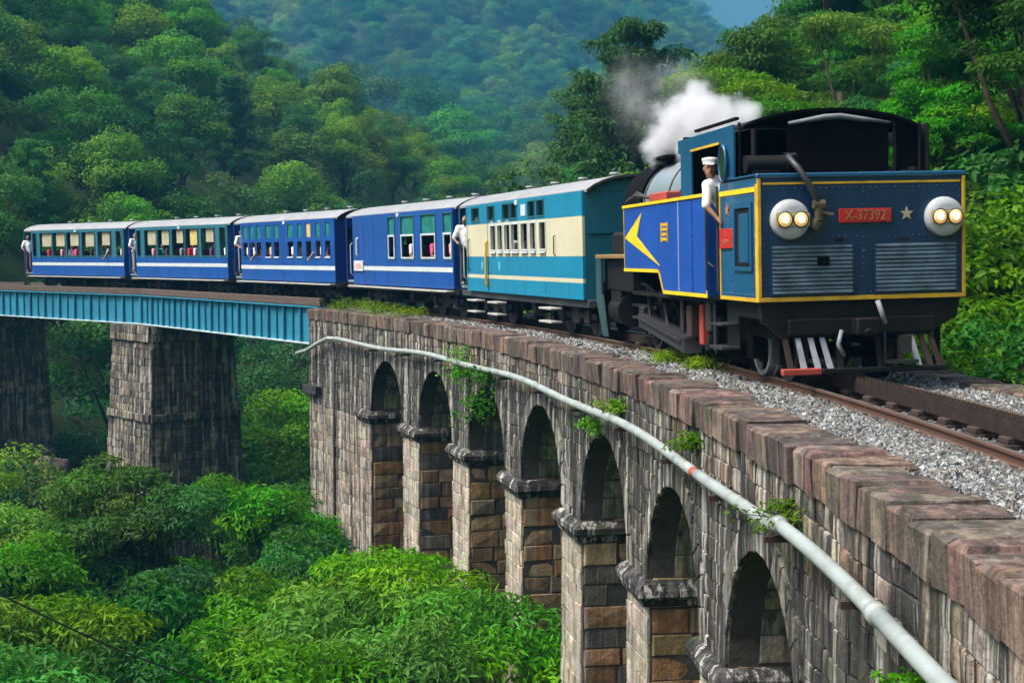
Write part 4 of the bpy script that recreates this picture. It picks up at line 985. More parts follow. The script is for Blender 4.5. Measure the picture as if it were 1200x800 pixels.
part('tank_emblem', M_YEL, lambda b: [b.box(-1.258, -1.252, .62, .98, z, z + .045) for z in (1.76, 1.83, 1.90, 1.965)] + [b.box(-1.258, -1.252, y, y + .05, 1.74, 2.02) for y in (.6, .95)])
part('tool_box', M_REDP, lambda b: b.box(-1.15, -.75, 1.1, 2.05, 2.346, 2.48, 0, .02))
part('tank_filler', M_BLACK, lambda b: (b.cyl((-.95, .35, 2.346), (-.95, .35, 2.44), .17, n=16), b.cyl((-.95, .35, 2.44), (-.95, .35, 2.46), .19, n=16)))
part('tank_pipe', M_STEEL, lambda b: (b.tube([(-1.0, 2.2, 2.42), (-1.1, 3.1, 2.50), (-1.15, 3.45, 2.42), (-1.17, 3.55, 2.1), (-1.1, 3.45, 1.9), (-.9, 3.5, 1.8)], .03, 8), b.tube([(-.9, 2.6, 2.40), (-1.0, 3.4, 2.56), (-1.1, 3.7, 2.3), (-1.05, 3.75, 1.95)], .022, 8)), smooth=True)
# boiler
part('boiler', M_SILV, lambda b: b.cyl((0, -.10, 2.36), (0, 4.05, 2.36), .74, n=40), auto=40)
for y in (.9, 2.4, 3.9): part('boiler_band', M_STEEL, lambda b: b.cyl((0, y, 2.36), (0, y + .06, 2.36), .752, n=40), auto=40)
part('steam_dome', M_SILV, lambda b: (b.cyl((0, 1.8, 2.9), (0, 1.8, 3.22), .34, n=24), b.ball((0, 1.8, 3.22), .34, 24, 10, sq=(1, 1, .6))), auto=40)
part('smokebox', M_SOOT, lambda b: (b.cyl((0, 4.05, 2.36), (0, 5.25, 2.36), .79, n=40), b.cyl((0, 5.25, 2.36), (0, 5.36, 2.36), .62, .4, n=32)), auto=40)
part('chimney', M_SOOT, lambda b: (b.cyl((0, 4.65, 3.0), (0, 4.65, 3.34), .24, .21, n=24), b.cyl((0, 4.65, 3.34), (0, 4.65, 3.42), .30, n=24)), auto=40)
part('chimney_cowl', M_SOOT, lambda b: b.box(-.55, .2, 3.3, 4.3, 3.10, 3.16, 0, .02))
part('safety_valve', M_LETT, lambda b: b.cyl((.0, .5, 3.05), (.0, .5, 3.30), .08, n=12))
# frames, running gear
part('main_frame', M_BLACK, lambda b: (b.box(-.45, -.41, -2.9, 5.6, .42, 1.0), b.box(.41, .45, -2.9, 5.6, .42, 1.0), b.box(-1.15, 1.15, -1.3, 3.2, .93, .985), b.box(-.4, .4, -.9, .5, .35, 1.0)))
part('running_board', mat('tan_running_board', (.22, .13, .05), .6, var=.3), lambda b: b.box(-1.22, 1.22, 3.32, 5.65, 1.50, 1.57, 0, .01))
for x_ in (-1.22, 1.18): part('front_side_sheet', mat('dull_teal_sheet', (.018, .055, .062), .55, var=.25, vscale=3, dirt=.4, dirtcol=(.04, .04, .04)), lambda b: b.prism([(x_, 5.62, 1.50), (x_, 5.20, 1.50), (x_, 5.20, .88), (x_, 4.85, .16), (x_, 5.15, .16), (x_, 5.62, .80)], (.04, 0, 0)))
part('front_chest', M_BLACK, lambda b: (b.box(-1.10, 1.10, 3.45, 5.45, .95, 1.495, 0, .03), b.box(-.95, .95, 3.4, 5.5, 1.575, 1.95, 0, .05)))
part('front_beam', M_BLACK, lambda b: b.box(-1.15, 1.15, 5.62, 5.78, .62, 1.10, 0, .02))
def wheel(y, r, white=False):
    for sx in (-1, 1):
        W = empty('wheel', (sx * .55, y, r), parent=LO)
        def tyre(b):
            n = 32; vs = []; fs = []; prof = [(r - .055, -.06), (r, -.06), (r, .05), (r + .026, .052), (r + .026, .075), (r - .055, .075)]
            for rr, d in prof:
                for i in range(n): t = 2 * math.pi * i / n; vs.append((-sx * d * -1 * -1, rr * math.cos(t), rr * math.sin(t)))
            m_ = len(prof)
            for j in range(m_):
                for i in range(n): fs.append((j * n + i, j * n + (i + 1) % n, ((j + 1) % m_) * n + (i + 1) % n, ((j + 1) % m_) * n + i))
            b.add(vs, fs)
        part('tyre', mat('whitened_tyre', (.42, .42, .40), .5, .3, var=.2, dirt=.4) if white else M_STEEL, tyre, W, auto=35)
        def spk(b):
            b.cyl((-.06, 0, 0), (.06, 0, 0), .085, n=14)
            for k in range(10):
                t = 2 * math.pi * k / 10; b.cyl((0, .07 * math.cos(t), .07 * math.sin(t)), (0, (r - .05) * math.cos(t), (r - .05) * math.sin(t)), .03, .024, n=6)
        part('spokes', M_BLACK, spk, W)
    part('axle', M_BLACK, lambda b: b.cyl((-.5, y, r), (.5, y, r), .07, n=10))
for y in (3.75, 2.75, 1.75, .75): wheel(y, .40)
wheel(-1.50, .335, True); wheel(-2.45, .335)
for sx in (-1, 1):
    part('coupling_rod', M_STEEL, lambda b: (b.box(sx * .70 - .02, sx * .70 + .02, .70, 3.80, .24, .32, 0, .008), [b.cyl((sx * .66, y, .28), (sx * .74, y, .28), .075, n=12) for y in (.75, 1.75, 2.75, 3.75)]))
    part('connecting_rod', M_STEEL, lambda b: b.prism([(sx * .78 - .02, 1.75, .24), (sx * .78 - .02, 4.2, .58), (sx * .78 - .02, 4.2, .66), (sx * .78 - .02, 1.75, .34)], (.04, 0, 0)))
    part('cylinder', M_BLACK, lambda b: (b.cyl((sx * .88, 4.25, .62), (sx * .88, 5.1, .62), .25, n=24), b.cyl((sx * .88, 4.2, .62), (sx * .88, 4.25, .62), .28, n=24), b.cyl((sx * .88, 4.25, 1.12), (sx * .88, 5.1, 1.12), .21, n=24), b.box(sx * .88 - .2, sx * .88 + .2, 4.3, 5.05, .6, 1.2)), auto=40)
    part('slide_bar', M_STEEL, lambda b: (b.box(sx * .88 - .04, sx * .88 + .04, 2.6, 4.2, .70, .75, 0, .008), b.box(sx * .88 - .04, sx * .88 + .04, 2.6, 4.2, .49, .54, 0, .008), b.box(sx * .88 - .07, sx * .88 + .07, 3.3, 3.6, .53, .71, 0, .01)))
    part('valve_gear', M_STEEL, lambda b: (b.tube([(sx * .92, 4.2, 1.12), (sx * .92, 3.0, 1.06), (sx * .92, 2.2, .82)], .03, 8), b.tube([(sx * .95, 3.0, 1.08), (sx * .95, 2.85, .58)], .028, 8), b.tube([(sx * .9, 2.2, .95), (sx * .9, 2.0, .5), (sx * .85, 1.75, .3)], .03, 8), b.cyl((sx * .86, 2.2, .9), (sx * .96, 2.2, .9), .10, n=14)))
    part('rack_cylinder_cover', mat('grey_slide_cover', (.035, .035, .042), .5, .3, var=.3, vscale=4), lambda b: (b.prism([(sx * 1.08, 3.15, .62), (sx * 1.08, .50, .36), (sx * 1.08, .45, .16), (sx * 1.08, 3.1, .42)], (-sx * .26, 0, 0)), b.prism([(sx * 1.085, 3.0, .57), (sx * 1.085, .6, .34), (sx * 1.085, .6, .31), (sx * 1.085, 3.0, .54)], (sx * .03, 0, 0))))
    part('sand_box', M_RUST, lambda b: (b.box(sx * 1.0 - .10, sx * 1.0 + .10, .05, .28, .40, .86, 0, .02), b.tube([(sx * 1.0, .15, .4), (sx * .7, .2, .12)], .03, 6)))
    part('brake_hanger', M_REDP, lambda b: b.box(sx * .98 - .05, sx * .98 + .05, -.28, -.12, .32, .88, 0, .015)); part('brake_hanger', M_REDP, lambda b: b.box(sx * .64 - .04, sx * .64 + .04, -1.95, -1.82, .5, .75, 0, .01))
    part('injector', M_STEEL, lambda b: (b.cyl((sx * 1.05, -.75, .55), (sx * 1.05, -.75, .95), .07, n=12), b.tube([(sx * 1.05, -.75, .5), (sx * 1.05, -.6, .3), (sx * .9, -.2, .28)], .035, 8), b.cyl((sx * 1.08, -1.05, .3), (sx * 1.08, -1.05, .98), .03, n=8), b.cyl((sx * 1.08, .5, .45), (sx * 1.08, .5, .98), .04, n=8), b.cyl((sx * .95, -.95, .68), (sx * .95, -.55, .68), .05, n=10)), auto=40)
    part('cab_step', M_STEEL, lambda b: (b.box(sx * 1.12 - .13, sx * 1.12 + .13, -1.82, -1.32, .36, .40, 0, .006), b.box(sx * 1.12 - .13, sx * 1.12 + .13, -1.82, -1.32, .66, .69, 0, .006), b.box(sx * 1.0 - .01, sx * 1.0 + .01, -1.80, -1.34, .36, .98)))
    part('axle_guard', M_BLACK, lambda b: (b.box(sx * .68 - .03, sx * .68 + .03, -2.75, -1.2, .50, .66, 0, .01), b.box(sx * .70 - .06, sx * .70 + .06, -1.62, -1.38, .22, .50, 0, .01), b.box(sx * .70 - .06, sx * .70 + .06, -2.57, -2.33, .22, .50, 0, .01)))
part('ash_pan', M_BLACK, lambda b: b.prism([(-.38, -.9, .9), (.38, -.9, .9), (.3, -.9, .22), (-.3, -.9, .22)], (0, 1.2, 0)))
# rear beam, cowcatcher
part('rear_valance', M_BLACK, lambda b: (b.prism([(-1.22, -3.27, 1.0), (1.22, -3.27, 1.0), (1.18, -3.27, .78), (.80, -3.27, .58), (-.95, -3.27, .58), (-1.20, -3.27, .78)], (0, .10, 0)), b.box(-1.15, 1.15, -3.17, -1.9, .80, .985)))
part('drag_beam', M_BLACK, lambda b: (b.box(-.9, .9, -3.30, -3.15, .60, .80, 0, .02), b.box(-.14, .14, -3.48, -3.2, .60, .80, 0, .02), b.cyl((0, -3.3, .72), (0, -3.5, .62), .05, n=10)))
part('vacuum_hose', mat('pale_hose', (.26, .27, .29), .5, var=.2), lambda b: (b.tube([(.16, -3.36, .99), (.19, -3.40, .86), (.24, -3.38, .72)], .032, 8), b.tube([(-.28, -3.36, .66), (-.33, -3.38, .5), (-.25, -3.36, .36)], .026, 8)), smooth=True)
M_CATW = mat('white_cowcatcher_bar', (.28, .30, .34), .6, var=.3, vscale=5, dirt=.5, dirtcol=(.06, .05, .05))
for i, (xt, xb, m) in enumerate([(-.93, -.90, M_RUST), (-.78, -.74, M_CATW), (-.63, -.57, M_CATW), (-.49, -.42, M_CATW), (-.28, -.30, M_BLACK), (.20, .18, M_BLACK), (.48, .44, M_RUST), (.60, .66, M_CATW), (.72, .80, M_RUST), (.84, .92, M_RUST)]):
    part('cowcatcher_bar', m, lambda b: b.prism([(xt - .028, -3.24, .64), (xt + .028, -3.24, .64), (xb + .035, -3.40, .20), (xb - .035, -3.40, .20)], (0, .03, 0)))
part('cowcatcher_foot', M_REDP, lambda b: b.box(-1.02, -.55, -3.44, -3.36, .16, .235, 0, .01))
part('cowcatcher_foot', M_BLACK, lambda b: b.box(-.54, .98, -3.44, -3.36, .165, .225, 0, .01))
part('shunter_step', M_STEEL, lambda b: (b.box(.22, .62, -3.46, -3.34, .26, .30), b.box(.23, .25, -3.38, -3.36, .3, .62), b.box(.42, .56, -3.40, -3.38, .38, .58)))

# rivet rows on the engine plates, ventilators on the coach roofs
def rivets(pts, ax, parent, name='rivet_row'):
    mb = MB()
    for p in pts: mb.ball(p, .013, 6, 4, sq=tuple(.55 if a == ax else 1 for a in 'xyz'))
    o = mb.build(name, M_LREAR if ax == 'y' else M_LTEAL, parent, smooth=True); o['kind'] = 'stuff'
rv = [(x, -3.319, z) for z in (1.09, 1.735, 2.30) for x in np.arange(-1.18, 1.19, .075)] + [(x, -3.319, z) for x in (-1.195, .01, 1.195) for z in np.arange(1.12, 2.3, .075)]
rivets(rv, 'y', LO)
rivets([(-1.251, y, z) for z in (1.08, 2.24) for y in np.arange(-3.2, -1.9, .075)] + [(-1.251, y, z) for y in (-3.18, -2.30) for z in np.arange(1.1, 2.2, .075)], 'x', LO)
mb = MB()
for p in [(-1.251, y, z) for z in (1.37, 2.26) for y in np.arange(1.2, 3.25, .09)] + [(-1.251, y, 1.07) for y in np.arange(-1.2, .85, .09)] + [(-1.251, y, 2.26) for y in np.arange(-1.2, 1.2, .09)] + [(-1.251, y, z) for y in (-.55, .12, -.66) for z in np.arange(1.1, 2.25, .09)]: mb.ball(p, .012, 6, 4, sq=(.55, 1, 1))
o = mb.build('rivet_row', M_LTANK, LO, smooth=True); o['kind'] = 'stuff'
for C_ in (C1, C2, C3, C4, C5):
    for y in (-3.0, -1.2, .6, 2.4):
        mb = MB(); mb.cyl((0, y, 3.00), (0, y, 3.10), .07, n=10); mb.cyl((0, y, 3.10), (0, y, 3.13), .11, .09, n=10); mb.build('roof_ventilator', M_ROOF, C_)
    for sx in (-1, 1):
        for y in np.arange(-3.3, 3.9, 1.4):
            if C_ in (C2, C3): continue
            mb = MB(); mb.box(sx * (CW + .001) - .003, sx * (CW + .001) + .003, y - .006, y + .006, .76, 1.02 if C_ is C1 else 1.15); mb.build('panel_seam', M_NAVY if C_ is not C1 else M_TEALD, C_)
# ================================================================== PEOPLE
M_SKIN = mat('brown_skin', (.23, .115, .065), .55, var=.08, vscale=8)
M_HAIR = mat('black_hair', (.012, .010, .009), .55, var=.3)
def cloth(n, c): return mat('cloth_' + n, c, .85, var=.12, vscale=6, bump=.3, bscale=14)
def blob(name, caps, voxel, material):
    mb = MB()
    for c in caps:
        if len(c) == 4:
            p0, p1, r0, r1 = c; mb.cyl(p0, p1, r0, r1, n=12); mb.ball(p0, r0, 12, 8); mb.ball(p1, r1, 12, 8)
        else: mb.ball(c[0], 1.0, 14, 10, sq=c[1])
    me = mb.mesh(name, material); o = link(name, me)
    m = o.modifiers.new('r', 'REMESH'); m.mode = 'VOXEL'; m.voxel_size = voxel; m.use_smooth_shade = True
    sm = o.modifiers.new('s', 'SMOOTH'); sm.iterations = 2; sm.factor = .5
    dg = bpy.context.evaluated_depsgraph_get(); me2 = bpy.data.meshes.new_from_object(o.evaluated_get(dg))
    bpy.data.objects.remove(o); bpy.data.meshes.remove(me); me2.name = name; me2.materials.clear(); me2.materials.append(material); return me2
def hand(w, d, side):      # palm, four fingers of different length and a thumb from its side
    w = Vector(w); d = Vector(d).normalized(); a = d.orthogonal().normalized(); c = [(tuple(w), tuple(w + d * .075), .026, .030)]
    for k, (o, l) in enumerate(((-.027, .062), (-.009, .074), (.009, .070), (.027, .055))):
        p = w + d * .08 + a * o; q = p + d * l * .55; e = q + (d * .7 + d.cross(a) * .6) * l * .5
        c += [(tuple(p), tuple(q), .0085, .008), (tuple(q), tuple(e), .008, .0065)]
    p = w + d * .025 - a * .028; c += [(tuple(p), tuple(p + d * .035 - a * .028), .010, .009), (tuple(p + d * .035 - a * .028), tuple(p + d * .065 - a * .026), .009, .0075)]
    return c
def figure(J, seated):
    """J: joints. Returns capsule lists for the body, shirt and trousers."""
    H, N_, C_, P_ = J['head'], J['neck'], J['chest'], J['pelvis']
    f = Vector(J.get('face', (0, -1, 0))).normalized(); h = Vector(H)
    body = [(H, (.074, .092, .112)), ((h + f * .035 + Vector((0, 0, -.055))), (.058, .062, .065)), (tuple(h + Vector((0, 0, -.09))), N_, .052, .056), (N_, C_, .06, .10), (C_, P_, .13, .125)]
    body += [(tuple(h + f * .088 + Vector((0, 0, .005))), tuple(h + f * .112 + Vector((0, 0, -.022))), .010, .016)]
    side = f.cross(Vector((0, 0, 1)))
    for sg in (-1, 1):
        body += [(tuple(h + side * .076 * sg + Vector((0, 0, -.005))), (.014, .022, .032))]
        body += [(tuple(h + f * .080 + side * .030 * sg + Vector((0, 0, .022))), (.02, .012, .012))]
    body += [(tuple(h + f * .086 + Vector((0, 0, -.052)) - side * .02), tuple(h + f * .086 + Vector((0, 0, -.052)) + side * .02), .010, .010)]
    shirt = [(J['sl'], J['sr'], .075, .075), (C_, P_, .150, .145), (J['sl'], P_, .08, .11), (J['sr'], P_, .08, .11), (N_, C_, .07, .12)]
    for a in 'lr':
        S, E, W = J['s' + a], J['e' + a], J['w' + a]
        body += [(S, E, .052, .042), (E, W, .041, .028)] + hand(W, Vector(W) - Vector(E), a)
        m = tuple(Vector(S).lerp(Vector(E), J.get('sleeve', .85))); shirt += [(S, m, .068, .060)]
    tr = [(J['hl'], J['hr'], .125, .125)]
    for a in 'lr':
        Hh, K, A = J['h' + a], J['k' + a], J['a' + a]; t = Vector(J.get('toe', (0, -1, 0)))
        body += [(Hh, K, .085, .06), (K, A, .055, .036), (A, tuple(Vector(A) + t * .15 + Vector((0, 0, -.04))), .04, .032)]
        tr += [(Hh, K, .100, .074), (K, tuple(Vector(K).lerp(Vector(A), .93)), .074, .060)]
    return body, shirt, tr
STAND = dict(head=(-.05, -.03, 1.575), neck=(-.03, 0, 1.44), chest=(-.02, 0, 1.25), pelvis=(0, 0, .95), sl=(-.21, 0, 1.385), sr=(.16, 0, 1.385), el=(-.33, -.06, 1.13), er=(.24, .02, 1.12), wl=(-.28, -.26, 1.05), wr=(.22, -.12, .90),
             hl=(-.09, 0, .92), hr=(.09, 0, .92), kl=(-.10, -.02, .50), kr=(.11, -.01, .50), al=(-.10, .02, .08), ar=(.12, .03, .08), face=(-.55, -.85, 0))
LEAN = dict(head=(-.36, -.02, 1.60), neck=(-.31, 0, 1.47), chest=(-.22, 0, 1.29), pelvis=(0, 0, .97), sl=(-.42, -.12, 1.38), sr=(-.20, .16, 1.44), el=(-.46, -.20, 1.12), er=(-.10, .24, 1.18), wl=(-.36, -.30, .98), wr=(-.05, .02, 1.10), sleeve=.95,
            hl=(-.05, -.08, .94), hr=(.04, .09, .94), kl=(-.06, -.10, .50), kr=(.05, .10, .50), al=(-.02, -.08, .08), ar=(.10, .12, .08), face=(-.30, -.95, -.08))
SIT = dict(head=(-.02, -.03, .70), neck=(0, 0, .57), chest=(0, 0, .40), pelvis=(0, .02, .10), sl=(-.19, 0, .52), sr=(.19, 0, .52), el=(-.25, -.06, .27), er=(.25, -.08, .27), wl=(-.16, -.26, .20), wr=(.12, -.28, .20), sleeve=.7,
           hl=(-.09, 0, .10), hr=(.09, 0, .10), kl=(-.10, -.42, .10), kr=(.10, -.42, .10), al=(-.10, -.40, -.34), ar=(.10, -.40, -.34), face=(-.7, -.7, 0))
SITARM = dict(SIT); SITARM.update(el=(-.36, -.05, .36), wl=(-.55, -.10, .20), sleeve=.6)
POSES = {}
for nm, J, vx in (('stand', STAND, .018), ('lean', LEAN, .013), ('sit', SIT, .02), ('sitarm', SITARM, .02)):
    b, s_, t_ = figure(J, nm.startswith('sit'))
    h = Vector(J['head']); f = Vector(J['face']).normalized()
    hair = [(tuple(h - f * .018 + Vector((0, 0, .030))), (.080, .094, .098))]
    POSES[nm] = (blob('body', b, vx, M_SKIN), blob('shirt', s_, .022, M_WHITE), blob('trousers', t_, .022, M_WHITE), blob('hair', hair, .014, M_HAIR), h, f)
def person(loc, rz, pose, shirt, trousers, lab, cap=None, group=None, base=None):
    bm, sm_, tm_, hm, h, f = POSES[pose]
    p = (base.matrix_basis @ Vector(loc)) if base else Vector(loc); yaw = rz + (base.rotation_euler.z if base else 0)
    E_ = empty('person', p, (0, 0, yaw), lab, 'person', group)
    link('body', bm, E_)
    for me, m, nm in ((sm_, shirt, 'shirt'), (tm_, trousers, 'trousers')):
        o = link(nm, me, E_); o.material_slots[0].link = 'OBJECT'; o.material_slots[0].material = m
    link('hair', hm, E_)
    if cap:
        mb = MB(); n = 18; c = h - f * .012 + Vector((0, 0, .058)); prof = [(.088, -.01), (.094, .02), (.105, .045), (.10, .068), (.05, .078), (0, .08)]
        vs = [(c.x + r * math.cos(2 * math.pi * i / n), c.y + r * 1.1 * math.sin(2 * math.pi * i / n), c.z + z) for r, z in prof for i in range(n)]
        mb.add(vs, [(j * n + i, j * n + (i + 1) % n, (j + 1) * n + (i + 1) % n, (j + 1) * n + i) for j in range(len(prof) - 1) for i in range(n)])
        s_ = f.cross(Vector((0, 0, 1))); b0 = c + f * .085
        mb.prism([tuple(b0 - s_ * .065), tuple(b0 - s_ * .045 + f * .055 - Vector((0, 0, .012))), tuple(b0 + s_ * .045 + f * .055 - Vector((0, 0, .012))), tuple(b0 + s_ * .065)], (0, 0, .01))
        mb.build('cap', cap, E_, smooth=False)
    return E_
WH = cloth('white', (.72, .73, .74)); DK = cloth('dark', (.02, .022, .03)); MAR = cloth('maroon', (.10, .015, .025)); PINK = cloth('pink', (.75, .06, .22)); LAV = cloth('lavender', (.55, .52, .68)); RED = cloth('red', (.50, .02, .03)); PUR = cloth('purple', (.07, .03, .14)); ORG = cloth('orange', (.62, .16, .07)); BEI = cloth('beige', (.5, .42, .3)); ROSE = cloth('rose', (.60, .28, .33)); TURQ = cloth('turquoise', (.1, .4, .42)); GRY = cloth('grey', (.22, .23, .25))
bpy.context.view_layer.update()
person((-.98, -1.62, 1.03), 0, 'lean', WH, DK, 'engine driver in a white shirt and white cap leaning out of the cab', cap=cloth('cap_white', (.66, .67, .66)), base=LO)
person((-.98, 4.52, .84), R_(-10), 'stand', WH, DK, 'guard in white shirt and dark trousers on the platform of the teal and cream coach', base=C1)
person((-.92, 4.46, .84), R_(12), 'stand', WH, DK, 'guard in white shirt leaning from the platform of the coach with two rows of windows', base=C3)
person((-.42, 4.50, .84), R_(-20), 'stand', ORG, DK, 'person in an orange shirt beside the white shirted guard on the coach platform', base=C3)
person((-.93, 4.50, .84), R_(6), 'stand', WH, GRY, 'guard in white shirt on the platform between the two open windowed coaches', base=C4)
person((-1.0, 4.52, .84), R_(-25), 'stand', WH, MAR, 'guard in white shirt and maroon trousers at the very tail of the train', base=C5)
for base, lst in ((C2, [(.55, PUR, 'sit', 'passenger in purple at the narrow window beside the blank luggage end'), (-.75, LAV, 'sit', 'passenger in pale lavender in a tall window of the luggage coach'), (-2.35, PINK, 'sit', 'passenger in bright pink in a tall window of the luggage coach'), (-3.70, ROSE, 'sit', 'passenger in rose at the last narrow window of the luggage coach')]),
                  (C3, [(3.65, WH, 'sit', 'passenger in white at the first small window of the two row coach'), (2.75, RED, 'sitarm', 'passenger in red with an arm out of the two row coach'), (1.45, BEI, 'sit', 'passenger in beige in the two row coach'), (.55, GRY, 'sit', 'passenger in grey in the two row coach'), (-.5, WH, 'sit', 'passenger in white in the middle of the two row coach'), (-1.4, TURQ, 'sit', 'passenger in turquoise in the two row coach'), (-2.3, BEI, 'sitarm', 'passenger in beige hanging an arm far out of the two row coach'), (-3.3, PUR, 'sit', 'passenger in purple at the last window of the two row coach')]),
                  (C4, [(2.65, ROSE, 'sit', 'passenger in rose below a blind of the coach second from the tail'), (1.37, DK, 'sit', 'passenger in black below a blind of the coach second from the tail'), (.05, GRY, 'sit', 'passenger in grey below a blind of the coach second from the tail'), (-1.16, LAV, 'sit', 'passenger in lavender below the yellow blind of the coach second from the tail'), (-2.53, PUR, 'sit', 'passenger in purple below the last blind of the coach second from the tail')]),
                  (C5, [(2.7, RED, 'sit', 'passenger in red in the tail coach'), (1.47, ROSE, 'sit', 'passenger in rose in the tail coach'), (.2, PINK, 'sit', 'passenger in bright pink in the tail coach'), (-1.15, DK, 'sit', 'passenger in black in the tail coach'), (-2.53, GRY, 'sitarm', 'passenger in grey in the tail coach')])):
    for y, c, ps, lab in lst: person((-.80 if ps == 'sit' else -.76, y + .02, 1.285), R_(180 if ps == 'x' else 15), ps, c, DK, lab, base=base, group='passengers looking out of the coaches')
for base, y, c, lab in ((C1, .62, LAV, 'passenger in lavender behind the barred windows of the cream banded coach'), (C1, -.72, DK, 'passenger in black behind the barred windows of the cream banded coach'), (C3, 3.05, LAV, 'passenger in lavender beside the red shirted one in the two row coach'), (C3, 1.95, ORG, 'passenger in orange in the two row coach'), (C3, -.95, ROSE, 'passenger in rose in the two row coach'), (C3, -2.85, WH, 'passenger in white near the end of the two row coach'),
                        (C4, -3.70, WH, 'passenger in white at the narrow end window of the coach second from the tail'), (C4, 2.15, TURQ, 'passenger in turquoise in the coach second from the tail'), (C4, -.62, RED, 'passenger in red in the coach second from the tail'), (C5, -3.70, BEI, 'passenger in beige at the narrow end window of the tail coach'), (C5, .85, WH, 'passenger in white in the tail coach'), (C5, -1.80, TURQ, 'passenger in turquoise in the tail coach')):
    person((-.78, y, 1.285), R_(8), 'sit', c, DK, lab, base=base, group='passengers looking out of the coaches')
# ================================================================== VEGETATION
M_BARK = mat('grey_bark', (.07, .055, .042), .95, var=.4, vscale=4, bump=.8, bscale=12, spec=.1)
M_BARKP = mat('pale_bark', (.34, .31, .26), .9, var=.25, vscale=4, bump=.5, bscale=12, spec=.1)
def leaves(cent, rad, tint, per, L0, W0, flat=.65, droop=.25, inner=.42, seed=0, up=.55):
    """Leaf-sized folded blades filling clumps: cent (n,3), rad (n,), tint (n,3)."""
    g = np.random.default_rng(seed); n = len(cent); k = np.maximum(3, (per * (rad / rad.mean()) ** 2).astype(int)); idx = np.repeat(np.arange(n), k); m = len(idx)
    d = g.normal(size=(m, 3)); d[:, 2] = np.abs(d[:, 2]) * np.where(g.random(m) < .8, 1, -1); d /= np.linalg.norm(d, axis=1)[:, None]
    r = rad[idx] * (inner + (1 - inner) * g.random(m) ** .5)
    p = cent[idx] + d * r[:, None] * np.array([1, 1, flat])
    nrm = d * .8 + np.array([0, 0, up]) + g.normal(size=(m, 3)) * .55; nrm /= np.linalg.norm(nrm, axis=1)[:, None]
    t = np.cross(nrm, g.normal(size=(m, 3))) + d * .5 - np.array([0, 0, droop]); t -= nrm * np.sum(t * nrm, 1)[:, None] * .8; t /= np.linalg.norm(t, axis=1)[:, None]
    b = np.cross(nrm, t); l = L0 * g.uniform(.65, 1.3, m); w = W0 * g.uniform(.7, 1.25, m)
    v = np.empty((m, 4, 3)); v[:, 0] = p; v[:, 1] = p + t * (l * .5)[:, None] + b * (w * .5)[:, None] + nrm * (w * .22)[:, None]
    v[:, 2] = p + t * l[:, None] - nrm * (l * .12)[:, None]; v[:, 3] = p + t * (l * .5)[:, None] - b * (w * .5)[:, None] + nrm * (w * .22)[:, None]
    c = np.ones((m, 4, 4), np.float32); c[:, :, :3] = (tint[idx] * g.uniform(.78, 1.22, (m, 1)))[:, None, :]
    f = (np.arange(m) * 4)[:, None, None] + np.array([[0, 1, 2], [0, 2, 3]])[None]
    return v.reshape(-1, 3), f.reshape(-1, 3), c.reshape(-1, 4)
def leaf_mesh(name, parts, m):
    vs = []; fs = []; cs = []; o = 0
    for v, f, c in parts: vs.append(v); fs.append(f + o); cs.append(c); o += len(v)
    v = np.concatenate(vs); f = np.concatenate(fs); c = np.concatenate(cs)
    me = bpy.data.meshes.new(name); me.vertices.add(len(v)); me.vertices.foreach_set('co', v.astype(np.float32).ravel())
    me.loops.add(f.size); me.loops.foreach_set('vertex_index', f.astype(np.int32).ravel()); me.polygons.add(len(f)); me.polygons.foreach_set('loop_start', np.arange(0, f.size, 3, dtype=np.int32)); me.polygons.foreach_set('loop_total', np.full(len(f), 3, np.int32))
    me.update(calc_edges=True); at = me.color_attributes.new('tint', 'FLOAT_COLOR', 'POINT'); at.data.foreach_set('color', c.astype(np.float32).ravel()); me.materials.append(m); return me
